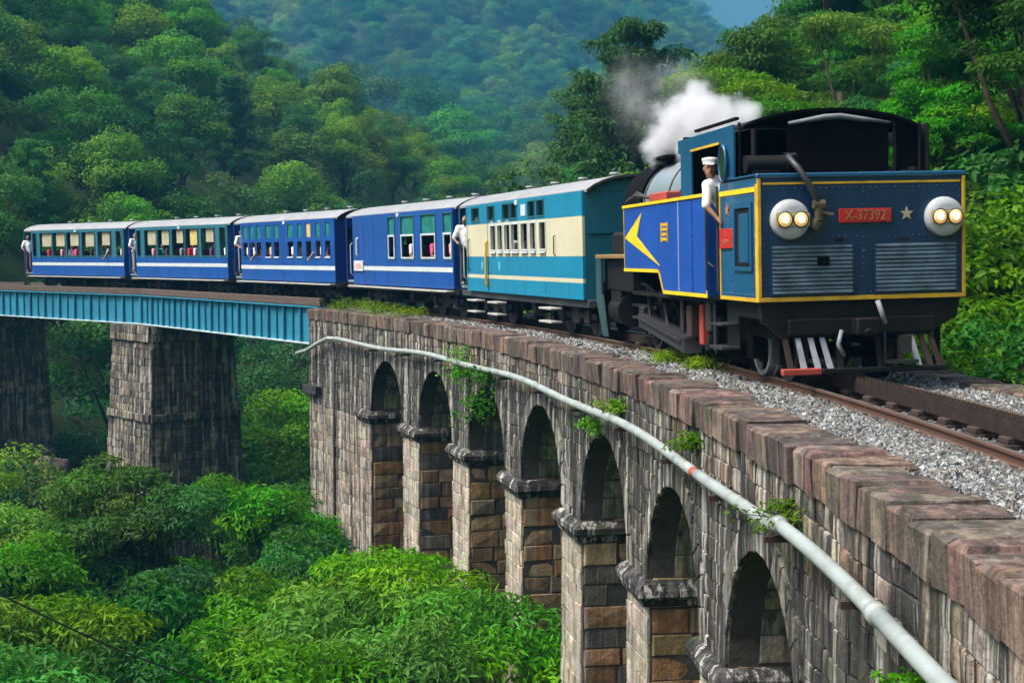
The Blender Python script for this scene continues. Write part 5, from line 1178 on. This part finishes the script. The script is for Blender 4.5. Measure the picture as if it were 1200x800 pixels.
def make_tree(kind, H, R, n, crad, per, L0, W0, m, bark, seed, flat=.65, base=.30, top=1.0, lobes=5, droop=.25, layered=False, hues=.12):
    g = np.random.default_rng(seed)
    # a few big lobes give the crown an uneven outline
    lc = []; 
    for i in range(lobes):
        a = 2 * math.pi * (i + g.uniform(-.3, .3)) / max(lobes - 1, 1); rr = R * g.uniform(.35, .62) if i else 0
        lz = H * (base + (1 - base) * (g.uniform(.22, .70) if i else .78)); lr = R * g.uniform(.42, .62)
        lc.append((rr * math.cos(a), rr * math.sin(a), lz, lr))
    cent = []; rad = []; tint = []
    if layered:
        nl = 10
        for li in range(nl):
            z = H * (base + (1 - base) * (li + .5) / nl); rr = R * (1.0 - .62 * (li / nl) ** 1.4) * g.uniform(.8, 1.1)
            arms = int(g.integers(4, 7)); a0 = g.uniform(0, 6.28)
            for ar in range(arms):
                a = a0 + 6.28 * ar / arms + g.uniform(-.3, .3); Lr = rr * g.uniform(.65, 1.1)
                for q in np.linspace(.25, 1, 6):
                    cent.append((Lr * q * math.cos(a) + g.normal() * .18, Lr * q * math.sin(a) + g.normal() * .18, z + .16 * Lr * q - .12 * Lr * q * q + g.normal() * .30)); rad.append(crad * g.uniform(.7, 1.15) * (1.15 - .4 * q)); b = g.uniform(.75, 1.2); tint.append((b, b, b * .9))
    else:
        for i in range(n):
            x, y, z, lr = lc[int(g.integers(0, lobes))]; d = g.normal(size=3); d /= np.linalg.norm(d); 
            if d[2] < -.35: d[2] *= -.6
            q = lr * g.uniform(.62, 1.08)
            cent.append((x + d[0] * q, y + d[1] * q, min(z + d[2] * q * .85, H))); rad.append(crad * g.uniform(.6, 1.35)); b = g.uniform(1 - hues * 2, 1 + hues * 2); w = g.uniform(-hues, hues); tint.append((b * (1 + w * 1.2), b, b * (1 - w)))
    cent = np.array(cent); rad = np.array(rad); tint = np.array(tint)
    crown = leaf_mesh('crown', [leaves(cent, rad, tint, per, L0, W0, flat, droop, seed=seed + 1)], m)
    mb = MB(); tr = .028 * H + .03; zt = H * (base + (1 - base) * .55); k = 8; pts = []; wob = g.normal(size=(k + 1, 2)) * .02 * H
    for i in range(k + 1): q = i / k; pts.append((wob[i, 0] * q, wob[i, 1] * q, -1.5 + (zt + 1.5) * q))
    mb.tube(pts, [tr * (1.25 - .95 * i / k) for i in range(k + 1)], 8)
    order = g.permutation(len(cent))[:14]
    for i in order:
        c = cent[i]; q0 = g.uniform(.45, .9); p0 = Vector(pts[int(k * q0)]); 
        if c[2] < p0.z - .5: p0 = Vector(pts[int(k * .42)])
        p1 = Vector(c); mid = p0.lerp(p1, .5) + Vector((g.normal() * .12, g.normal() * .12, -.06 * (p1 - p0).length + .1)); r0 = tr * (.50 - .28 * q0)
        mb.tube([p0, mid, p1], [r0, r0 * .6, r0 * .22], 5)
    trunk = mb.mesh('trunk', bark, smooth=True); return crown, trunk
LM_MID = leaf_mat('leaf_mid_green', (.095, .215, .018)); LM_YEL = leaf_mat('leaf_yellow_green', (.150, .255, .020), hue=.018); LM_DRK = leaf_mat('leaf_dark_green', (.042, .125, .020)); LM_BLU = leaf_mat('leaf_blue_green', (.052, .150, .036)); LM_FRESH = leaf_mat('leaf_fresh_green', (.095, .240, .014), hue=.022, val=.32); LM_FRONT = leaf_mat('leaf_front_green', (.062, .195, .018), hue=.022, val=.32); LM_FRONT2 = leaf_mat('leaf_front_deep_green', (.036, .130, .022), hue=.022, val=.3)
HILL = [  # name, label start, crown+trunk
    ('broadleaf_tree', 'mid green round crowned broadleaf tree', make_tree(0, 10.5, 4.4, 84, 1.25, 92, .32, .17, LM_MID, M_BARK, 11, hues=.17, base=.10)),
    ('broadleaf_tree', 'yellow green spreading broadleaf tree', make_tree(1, 9.5, 4.6, 84, 1.2, 92, .31, .16, LM_YEL, M_BARK, 23, lobes=7, hues=.17, base=.10)),
    ('evergreen_tree', 'dark green dense evergreen tree', make_tree(2, 11, 4.2, 84, 1.25, 92, .32, .17, LM_DRK, M_BARK, 37, lobes=6, hues=.17, base=.08)),
    ('tall_tree', 'tall blue green gappy tree', make_tree(3, 14, 4.4, 76, 1.25, 90, .34, .16, LM_BLU, M_BARK, 41, base=.22, lobes=8, hues=.17)),
    ('layered_tree', 'dark layered tree with flat spreading branches', make_tree(4, 14, 4.6, 0, .72, 50, .34, .14, LM_BLU, M_BARK, 53, flat=.42, base=.22, layered=True, droop=.6)),
    ('broadleaf_tree', 'fresh green broadleaf tree with leafy lobes', make_tree(5, 10, 4.3, 84, 1.15, 92, .28, .15, LM_FRESH, M_BARK, 67, lobes=7, hues=.17, base=.08)),
]
NEAR = [
    ('leafy_tree', 'bright green leafy tree', make_tree(6, 10, 2.7, 92, .74, 230, .20, .066, LM_FRONT, M_BARK, 71, base=.14, lobes=8, droop=.7, flat=.36, hues=.2)),
    ('leafy_tree', 'deep green leafy tree', make_tree(7, 10, 2.6, 92, .72, 230, .19, .072, LM_FRONT2, M_BARK, 83, base=.14, lobes=8, droop=.6, flat=.40, hues=.2)),
    ('leafy_tree', 'fresh light green leafy tree', make_tree(8, 9.5, 2.7, 90, .76, 230, .21, .064, LM_FRESH, M_BARK, 97, base=.14, lobes=9, droop=.8, flat=.34, hues=.2)),
]
def bush_mesh(seed, R, H, n, crad, per, L0, W0, m, droop=.4):
    g = np.random.default_rng(seed); cent = []; rad = []; tint = []
    for i in range(n):
        a = g.uniform(0, 6.28); q = R * math.sqrt(g.random()); z = H * (1 - (q / R) ** 2 * .8) * g.uniform(.25, 1.0); cent.append((q * math.cos(a), q * math.sin(a), z)); rad.append(crad * g.uniform(.6, 1.3)); b = g.uniform(.75, 1.25); tint.append((b, b, b))
    cr = leaf_mesh('foliage', [leaves(np.array(cent), np.array(rad), np.array(tint), per, L0, W0, .7, droop, seed=seed + 1)], m)
    mb = MB()
    for i in range(0, n, 3): p = Vector(cent[i]); mb.tube([(p.x * .1, p.y * .1, -.3), (p.x * .5, p.y * .5, p.z * .6), p], [.035, .022, .008], 5)
    return cr, mb.mesh('stem', M_BARK)
BUSH = [bush_mesh(5, 1.7, 2.2, 90, .36, 60, .17, .085, LM_FRONT), bush_mesh(6, 1.5, 1.7, 80, .34, 60, .16, .08, LM_FRESH), bush_mesh(8, 2.2, 2.6, 100, .45, 60, .2, .10, LM_MID)]
def px2w(x, y, depth):       # helper used only to choose where things stand
    F = 1645.95; th = math.atan(98.1 / F); dx, dz = (x - 600) / F, (400 - y) / F
    d = Vector((dx, math.cos(th) + dz * math.sin(th), dz * math.cos(th) - math.sin(th))); return Vector((0, 0, CAM_H)) + d * (depth / d.y)
def plant(name, lab, cat, meshes, loc, rz, scale, group, pn=('crown', 'trunk')):
    E_ = empty(name, loc, (0, 0, rz), lab, cat, group); E_.scale = scale if hasattr(scale, '__len__') else (scale,) * 3
    for nm, me in zip(pn, meshes): link(nm, me, E_)
    return E_
# foreground trees in the gorge
fg = [(35, 640, 31, 0), (120, 548, 37, 0), (195, 578, 36, 1), (270, 568, 39, 0), (350, 632, 34, 0), (455, 655, 27, 2), (535, 705, 24.5, 2), (395, 705, 25, 2), (300, 690, 27, 0), (170, 690, 27, 1), (60, 715, 25, 2), (235, 765, 22, 0), (120, 770, 21, 1), (480, 745, 22.5, 0), (345, 770, 21.5, 2), (0, 600, 36, 2), (575, 745, 24, 2), (20, 780, 20, 0), (-60, 640, 30, 0), (-110, 590, 36, 1), (-60, 545, 42, 2), (-150, 650, 28, 0), (-90, 715, 24, 2), (-170, 560, 42, 0), (-210, 610, 34, 1)]
where = ['beside the tall girder pier', 'below the overhead cable', 'at the foot of the abutment', 'in front of the viaduct piers', 'low in the gorge']
for i, (x, y, d, v) in enumerate(fg):
    p = px2w(x, y, d); Ht = [10, 10, 9.5][v]; sc_ = random.uniform(.85, 1.08); base = p.z - Ht * sc_ * .90
    w = 3 if x > 430 else (2 if x > 330 else (0 if y < 610 else 1))
    plant(NEAR[v][0], NEAR[v][1] + ' ' + where[w], 'tree', NEAR[v][2], (p.x, p.y, base), random.uniform(0, 6.28), (sc_, sc_, sc_), NEAR[v][1].replace(' tree', ' trees') + ' ' + where[w])
# dark trees standing in the gorge behind the tall piers
for i, (x, y, d, k) in enumerate(((75, 420, 78, 2), (25, 470, 80, 0), (105, 470, 74, 3), (300, 425, 70, 2), (335, 455, 66, 5), (290, 500, 64, 0), (345, 400, 78, 3), (95, 520, 71, 5), (320, 540, 58, 5), (270, 560, 60, 0), (350, 560, 54, 5), (15, 540, 74, 2), (5, 525, 60, 5), (38, 560, 57, 0), (-10, 560, 56, 2), (25, 520, 68, 3), (110, 585, 58, 5))):
    p = px2w(x, y, d); nm, lab, ms = HILL[k]; sc_ = random.uniform(.7, .9); Ht = [10.5, 9.5, 11, 14, 14, 10][k] * sc_
    w = 'between the two tall girder piers' if x < 130 else 'between the first girder pier and the abutment'
    plant(nm, lab + ' ' + w, 'tree', ms, (p.x, p.y, p.z - Ht * .97), random.uniform(0, 6.28), sc_, lab.replace(' tree', ' trees') + ' ' + w)
# hillside trees
cand = []
g = np.random.default_rng(99); pts = []
cell = {}
def try_add(x, y, dmin):
    k = (int(x // 6), int(y // 6))
    for i in range(k[0] - 2, k[0] + 3):
        for j in range(k[1] - 2, k[1] + 3):
            for (a, b) in cell.get((i, j), ()):
                if (a - x) ** 2 + (b - y) ** 2 < dmin * dmin: return False
    cell.setdefault(k, []).append((x, y)); return True
for _ in range(16000):
    y = math.sqrt(g.uniform(24 ** 2, 285 ** 2)); x = g.uniform(-.50, .46) * y
    s, u = track_su(x, y)
    if -25 < s < 85:
        if s < 62 and (-9 < u < (6.8 if s < 20 else 5.5)): continue
        if u <= -9 and y < 62 + .25 * abs(x): continue
        if s >= 62 and abs(u) < 4.5: continue
    elif y < 55 and x < 0: continue
    if not try_add(x, y, 3.0 if y < 60 else (4.6 if y < 100 else 5.4)): continue
    cand.append((x, y))
def kind_for(x, y):
    r = g.random(); px = 600 + 1646 * x / y
    if px > 640 and y < 130: return [5, 0, 1, 2, 3, 4][int(np.searchsorted([.34, .62, .74, .88, .95], r))]
    if px < 330: return [0, 3, 2, 5, 1, 4][int(np.searchsorted([.34, .56, .76, .88, .96], r))]
    return [1, 0, 3, 5, 2, 4][int(np.searchsorted([.34, .62, .76, .88, .97], r))]
cand.sort(key=lambda q: q[0] ** 2 + q[1] ** 2)
zone_name = {0: 'on the slope right behind the engine', 1: 'on the wooded hill behind the blue coaches', 2: 'in the hollow between the two hills', 3: 'under the girder spans in the gorge'}
rest = []
cnt = 0
for x, y in cand:
    k = kind_for(x, y); z = gz(x, y); px = 600 + 1646 * x / y
    s, u = track_su(x, y); sc_ = g.uniform(.62, 1.0) * (1.0 if y > 45 else .8)
    if k in (3, 4): sc_ *= .85
    rz = g.uniform(0, 6.28)
    if cnt < 290 and abs(px - 600) < 680:
        zn = 0 if px > 690 else (3 if z < -7 else (2 if px > 560 else 1)); nm, lab, ms = HILL[k]
        if y < 62 and px > 700: q = NEAR[int(g.integers(0, 3))]; nm, lab, ms = q; sc_ *= 1.05
        size = 'small ' if sc_ < .70 else ('large ' if sc_ > .88 else '')
        plant(nm, size + lab + ' ' + zone_name[zn], 'tree', ms, (x, y, z - .3), rz, (sc_ * g.uniform(.9, 1.15), sc_ * g.uniform(.9, 1.15), sc_), size + lab.replace(' tree', ' trees') + ' ' + zone_name[zn]); cnt += 1
    else: rest.append((x, y, z - .3, rz, sc_, k))
# leafy trees crowding the foot of the right slope
for i, (x, y, d, k) in enumerate(((1150, 120, 36, 2), (1195, 60, 40, 0), (1110, 130, 42, 0), (1185, 190, 31, 2), (1125, 215, 34, 0), (1165, 250, 28, 2), (1210, 140, 33, 1), (1060, 60, 47, 2), (1000, 70, 50, 0), (1120, 20, 46, 1), (940, 95, 52, 2), (870, 95, 58, 0), (1185, 0, 44, 2))):
    p = px2w(x, y, d); nm, lab, ms = NEAR[k]; sc_ = random.uniform(.8, 1.0)
    plant(nm, lab + ' crowding the foot of the slope beyond the engine', 'tree', ms, (p.x, p.y, p.z - [10, 10, 9.5][k] * sc_ * .93), random.uniform(0, 6.28), (sc_ * 1.15, sc_ * 1.15, sc_), lab.replace(' tree', ' trees') + ' at the foot of the slope')
# special trees that stand out
for x, y, d, k, sc_, lab in ((742, 30, 66, 4, 1.0, 'big layered tree with flat branches standing behind the steam'), (690, 95, 78, 4, .85, 'layered dark tree left of the steam reaching over the hollow'), (915, 20, 55, 3, .8, 'slender pale trunked tree rising behind the cab roof')):
    p = px2w(x, y, d); nm, _, ms = HILL[k]; Ht = [10.5, 9.5, 11, 14, 14, 10][k] * sc_; plant(nm, lab, 'tree', ms, (p.x, p.y, p.z - Ht), 1.3 * k + sc_, sc_, None)
# the farther wood: one mass
for _ in range(60000):
    y = math.sqrt(g.uniform(285 ** 2, 1010 ** 2)); x = g.uniform(-.42, .30) * y
    if not try_add(x, y, 10.5): continue
    if len(rest) > 3600: break
    rest.append((x, y, gz(x, y) - .3, g.uniform(0, 6.28), g.uniform(1.3, 2.1), int(g.choice([0, 0, 1, 2, 3, 3, 5]))))
def far_wood(rest):
    me = bpy.data.meshes.new('far_wood'); A = np.array(rest); me.from_pydata(A[:, :3].tolist(), [], [])
    for nm, c in (('rz', 3), ('sz', 4), ('kd', 5)):
        at = me.attributes.new(nm, 'FLOAT', 'POINT'); at.data.foreach_set('value', A[:, c].astype(np.float32))
    o = link('far_wood', me); tag(o, 'distant wooded hillside fading into blue haze', 'wood', kind='stuff')
    ng = bpy.data.node_groups.new('scatter', 'GeometryNodeTree'); ng.interface.new_socket('Geometry', in_out='INPUT', socket_type='NodeSocketGeometry'); ng.interface.new_socket('Geometry', in_out='OUTPUT', socket_type='NodeSocketGeometry')
    N = ng.nodes; L = ng.links; gi = N.new('NodeGroupInput'); go = N.new('NodeGroupOutput'); jn = N.new('GeometryNodeJoinGeometry')
    def attr(nm): a = N.new('GeometryNodeInputNamedAttribute'); a.data_type = 'FLOAT'; a.inputs['Name'].default_value = nm; return a.outputs['Attribute']
    cx = N.new('ShaderNodeCombineXYZ'); L.new(attr('rz'), cx.inputs['Z'])
    for k in range(6):
        src = next(ob for ob in bpy.data.objects if ob.data == HILL[k][2][0])
        oi = N.new('GeometryNodeObjectInfo'); oi.transform_space = 'ORIGINAL'; oi.inputs['Object'].default_value = src; oi.inputs['As Instance'].default_value = False
        cp = N.new('FunctionNodeCompare'); cp.data_type = 'FLOAT'; cp.operation = 'EQUAL'; L.new(attr('kd'), cp.inputs['A']); cp.inputs['B'].default_value = k; cp.inputs['Epsilon'].default_value = .1
        ip = N.new('GeometryNodeInstanceOnPoints'); L.new(gi.outputs[0], ip.inputs['Points']); L.new(cp.outputs[0], ip.inputs['Selection']); L.new(oi.outputs['Geometry'], ip.inputs['Instance']); L.new(cx.outputs[0], ip.inputs['Rotation']); L.new(attr('sz'), ip.inputs['Scale'])
        L.new(ip.outputs[0], jn.inputs[0])
    L.new(jn.outputs[0], go.inputs[0]); md = o.modifiers.new('scatter', 'NODES'); md.node_group = ng
far_wood(rest)
# bushes along the right of the line, in the gorge
i = 0
for x, y, d, k, sc_ in ((1122, 372, 22, 0, 1.0), (1168, 352, 23.5, 1, 1.2), (1195, 395, 20.5, 0, .9), (1150, 330, 26, 2, 1.1), (1090, 370, 27, 2, .9), (1210, 330, 24, 2, 1.1), (1180, 300, 28, 0, 1.4), (1120, 300, 31, 2, 1.2), (1100, 330, 33, 0, 1.2)):
    p = px2w(x, y, d); H = [2.2, 1.7, 2.6][k] * sc_; z = max(p.z - H, gz(p.x, p.y) - .5)
    plant('bush', ['deep green rounded bush', 'fresh green leafy bush', 'large mid green bush'][k] + ' beside the line at the foot of the right slope', 'bush', BUSH[k], (p.x, p.y, z), random.uniform(0, 6), sc_, 'bushes beside the line', ('foliage', 'stem'))
# low plants: tufts, wall weeds, hanging creeper, ivy
def tuft(name, lab, loc, n, R, L0, W0, m, fall=0.0, seed=1, out=(0, 0, 0), cat='weed'):
    g2 = np.random.default_rng(seed); mb = MB(); E_ = empty(name, loc, label=lab, cat=cat)
    cent = np.stack([g2.normal(size=n) * R, g2.normal(size=n) * R, g2.uniform(-fall, R * .8, n)], 1) + np.array(out) * g2.random((n, 1))
    tint = np.repeat(g2.uniform(.75, 1.25, (n, 1)), 3, 1); me = leaf_mesh('foliage', [leaves(cent, np.full(n, R * .55) * g2.uniform(.6, 1.3, n), tint, 9, L0, W0, .8, .4, seed=seed + 3)], m); link('foliage', me, E_)
    for k in range(0, n, 4): mb.tube([(0, 0, 0), tuple(cent[k] * .6), tuple(cent[k])], [.008, .006, .003], 4)
    mb.build('stem', M_BARK, E_); return E_
WX = -WALL_U - .06
for s, z, R, lab, k in ((-4.9, -.62, .16, 'moss and weed clump growing behind the pipe near its collar', 1), (-.9, -.52, .11, 'small weed rooted in the wall above the red pipe joint', 2), (3.35, -.55, .12, 'leafy weed rooted in the wall above the pipe beyond the red joint', 3), (-8.3, -1.0, .09, 'small weed low on the wall beneath the pipe bend', 4), (4.6, -1.0, .16, 'green weed hanging at the crown of an arch', 6)):
    tuft('wall_weed', lab, tp(s, WX, z), 46, R, .07, .03, LM_FRESH, .06, k)
tuft('hanging_creeper', 'leafy creeper hanging over an arch from the wall top', tp(12.6, WX - .05, -.85), 66, .34, .10, .055, LM_FRONT, .95, 11, cat='creeper')
tuft('hanging_creeper', 'smaller creeper trailing below the coping near the hanging one', tp(14.4, WX - .05, -.6), 34, .24, .10, .05, LM_FRESH, .5, 12, cat='creeper')
for k, (s, u, lab) in enumerate(((7.2, -2.0, 'dense ivy climbing the pier cheek in the middle of the viaduct'), (8.3, -1.6, 'ivy spreading over the shaded pier cheek'))):
    for zz in (0,): tuft('ivy', lab, tp(s + .2 + .9 * k, u + .3, -6.0 - k), 420, .55, .15, .09, LM_FRONT, 4.0, 31 + k, cat='ivy')
gk = 0
for s, u, z, R, lab in ((4.9, -.95, -.05, .16, 'yellow green grass tuft in the ballast below the cab step'), (3.6, -.9, -.05, .13, 'short grass patch in the ballast by the engine wheels'), (23.5, -1.75, 0, .30, 'dry grass growing on the coping by the girder end'), (26.0, -1.8, 0, .32, 'dry grass tuft at the end of the coping'), (21.0, -1.75, 0, .25, 'thin grass on the coping beside the blue luggage coach'), (2.6, 2.0, -.05, .13, 'small green weed in the far ballast edge'), (-.6, 2.2, -.1, .22, 'fern like plant at the far kerb'), (-2.0, 2.35, -.1, .28, 'yellowing fern at the far kerb by the bushes')):
    gk += 1; tuft('grass_tuft', lab, tp(s, u, z), 60, R, .10, .016, LM_YEL, .0, 50 + gk, cat='grass')
# ---- small things
def rock(loc, r, seed, lab):
    g2 = np.random.default_rng(seed); mb = MB(); mb.ball((0, 0, 0), r, 26, 18, sq=(1.3, 1.0, .7)); 
    pl = g2.normal(size=(16, 3)); pl /= np.linalg.norm(pl, axis=1)[:, None]; hh = g2.uniform(.62, 1.0, 16)
    def cut(p):
        d = np.array(Vector(p).normalized()); k = pl @ d; q = min(float(h_ / kk) for h_, kk in zip(hh, k) if kk > .15); return tuple(Vector(p) * min(q, 1.15) * (1 + .08 * mnoise.noise(Vector(p) / r * 3.0)))
    mb.v = [cut(p) for p in mb.v]
    o = mb.build('boulder', mat('brown_rock', (.15, .11, .085), .9, var=.3, vscale=1.2, bump=.6, bscale=4, dirt=.6), None, auto=22); o.location = loc; o.rotation_euler = (0, 0, seed); tag(o, lab, 'boulder', 'boulders in the gorge')
for k, (x, y, d, r, lab) in enumerate(((60, 548, 66, .85, 'brown boulder between the two tall girder piers'), (66, 572, 65, 1.05, 'broad brown boulder lowest between the two girder piers'), (50, 530, 68, .6, 'small brown boulder beside the farther girder pier'))): rock(px2w(x, y, d), r, k + 1, lab)
mb = MB(); a, b = px2w(-160, 610, 13), px2w(420, 835, 19); pts = []
for i in range(25): t = i / 24; p = a.lerp(b, t); p.z -= .35 * math.sin(math.pi * t); pts.append(tuple(p))
o = mb.tube(pts, .011, 6).build('overhead_cable', mat('black_cable', (.02, .02, .022), .6, var=.2), None, smooth=True); tag(o, 'thin dark cable slung across the gorge in front of the trees', 'cable')
mb = MB(); p = tp(2.2, 1.95, 0); mb.tube([(p.x, p.y, -.4), (p.x, p.y, 1.15)], .05, 8); mb.box(p.x - .08, p.x + .08, p.y - .02, p.y + .02, .95, 1.12)
o = mb.build('marker_post', M_BLACK); tag(o, 'short black post beside the line at the foot of the bushes', 'post')
# ================================================================== AIR
mb = MB(); mb.box(-1520, 1520, -270, 2920, -60, 505); hz = mb.build('haze', [])
m = bpy.data.materials.new('haze'); m.use_nodes = True; N = m.node_tree.nodes; N.remove(N['Principled BSDF']); pv = N.new('ShaderNodeVolumePrincipled')
pv.inputs['Color'].default_value = (.08, .34, .64, 1); pv.inputs['Density'].default_value = .00055; pv.inputs['Anisotropy'].default_value = 0.0
m.node_tree.links.new(pv.outputs[0], N['Material Output'].inputs['Volume']); hz.data.materials.append(m); tag(hz, kind='stuff')
# steam from the chimney, blown back over the cab
def steam():
    c0 = LO.matrix_basis @ Vector((0, 4.65, 3.45))
    pf = [(c0 + Vector((0, 0, .10)), .22), (c0 + Vector((.05, -.1, .35)), .30), (px2w(812, 165, 22.5), .30), (px2w(805, 140, 22.8), .42), (px2w(826, 142, 22.4), .40), (px2w(845, 142, 22.2), .34), (px2w(868, 138, 22.0), .28), (px2w(880, 133, 21.8), .20), (px2w(790, 155, 23.2), .36), (px2w(820, 122, 22.8), .30), (px2w(772, 168, 23.4), .30), (px2w(765, 135, 24), .42), (px2w(745, 115, 24.5), .38), (px2w(800, 112, 23.5), .38), (px2w(738, 95, 25), .34), (px2w(780, 105, 24.5), .34), (px2w(893, 132, 21.7), .16)]
    lo = Vector((min(p.x - r * 2.2 for p, r in pf), min(p.y - r * 2.2 for p, r in pf), min(p.z - r * 2.2 for p, r in pf))); hi = Vector((max(p.x + r * 2.2 for p, r in pf), max(p.y + r * 2.2 for p, r in pf), max(p.z + r * 2.2 for p, r in pf)))
    mb = MB(); mb.box(lo.x, hi.x, lo.y, hi.y, lo.z, hi.z); o = mb.build('steam_plume', [])
    m = bpy.data.materials.new('steam'); m.use_nodes = True; N = m.node_tree.nodes; L = m.node_tree.links; N.remove(N['Principled BSDF'])
    ge = N.new('ShaderNodeNewGeometry'); nz = N.new('ShaderNodeTexNoise'); nz.inputs['Scale'].default_value = 2.2; nz.inputs['Detail'].default_value = 6; nz.inputs['Roughness'].default_value = .6; L.new(ge.outputs['Position'], nz.inputs['Vector'])
    acc = None; wsp = None
    for i, (p, r) in enumerate(pf):
        d = N.new('ShaderNodeVectorMath'); d.operation = 'DISTANCE'; L.new(ge.outputs['Position'], d.inputs[0]); d.inputs[1].default_value = p
        mr = N.new('ShaderNodeMapRange'); mr.interpolation_type = 'SMOOTHSTEP'; mr.inputs[1].default_value = r * 2.0; mr.inputs[2].default_value = r * .2; mr.inputs[3].default_value = 0; mr.inputs[4].default_value = 1.0 if i < 11 else .5; L.new(d.outputs['Value'], mr.inputs[0])
        if i in (11, 12, 13, 14, 15):
            if wsp is None: wsp = mr.outputs[0]
            else: x = N.new('ShaderNodeMath'); x.operation = 'MAXIMUM'; L.new(wsp, x.inputs[0]); L.new(mr.outputs[0], x.inputs[1]); wsp = x.outputs[0]
        elif acc is None: acc = mr.outputs[0]
        else: x = N.new('ShaderNodeMath'); x.operation = 'MAXIMUM'; L.new(acc, x.inputs[0]); L.new(mr.outputs[0], x.inputs[1]); acc = x.outputs[0]
    n2 = N.new('ShaderNodeMapRange'); n2.inputs[1].default_value = .3; n2.inputs[2].default_value = .7; n2.inputs[3].default_value = 1.0; n2.inputs[4].default_value = 0; L.new(nz.outputs[0], n2.inputs[0])
    sb = N.new('ShaderNodeMath'); sb.operation = 'SUBTRACT'; L.new(acc, sb.inputs[0]); L.new(n2.outputs[0], sb.inputs[1])
    ml = N.new('ShaderNodeMath'); ml.operation = 'MULTIPLY'; ml.inputs[1].default_value = 9.0; ml.use_clamp = False; mx = N.new('ShaderNodeMath'); mx.operation = 'MAXIMUM'; mx.inputs[1].default_value = 0; L.new(sb.outputs[0], mx.inputs[0]); L.new(mx.outputs[0], ml.inputs[0])
    w1_ = N.new('ShaderNodeMapRange'); w1_.inputs[1].default_value = .42; w1_.inputs[2].default_value = .72; w1_.inputs[3].default_value = 0; w1_.inputs[4].default_value = 1.3; L.new(nz.outputs[0], w1_.inputs[0])
    w2_ = N.new('ShaderNodeMath'); w2_.operation = 'MULTIPLY_ADD'; L.new(wsp, w2_.inputs[0]); L.new(w1_.outputs[0], w2_.inputs[1]); L.new(ml.outputs[0], w2_.inputs[2])
    pv = N.new('ShaderNodeVolumePrincipled'); pv.inputs['Color'].default_value = (.96, .97, 1, 1); pv.inputs['Anisotropy'].default_value = .2; L.new(w2_.outputs[0], pv.inputs['Density']); L.new(pv.outputs[0], N['Material Output'].inputs['Volume'])
    o.data.materials.append(m); tag(o, 'white steam billowing from the chimney over the cab roof', 'steam', kind='stuff')
steam()
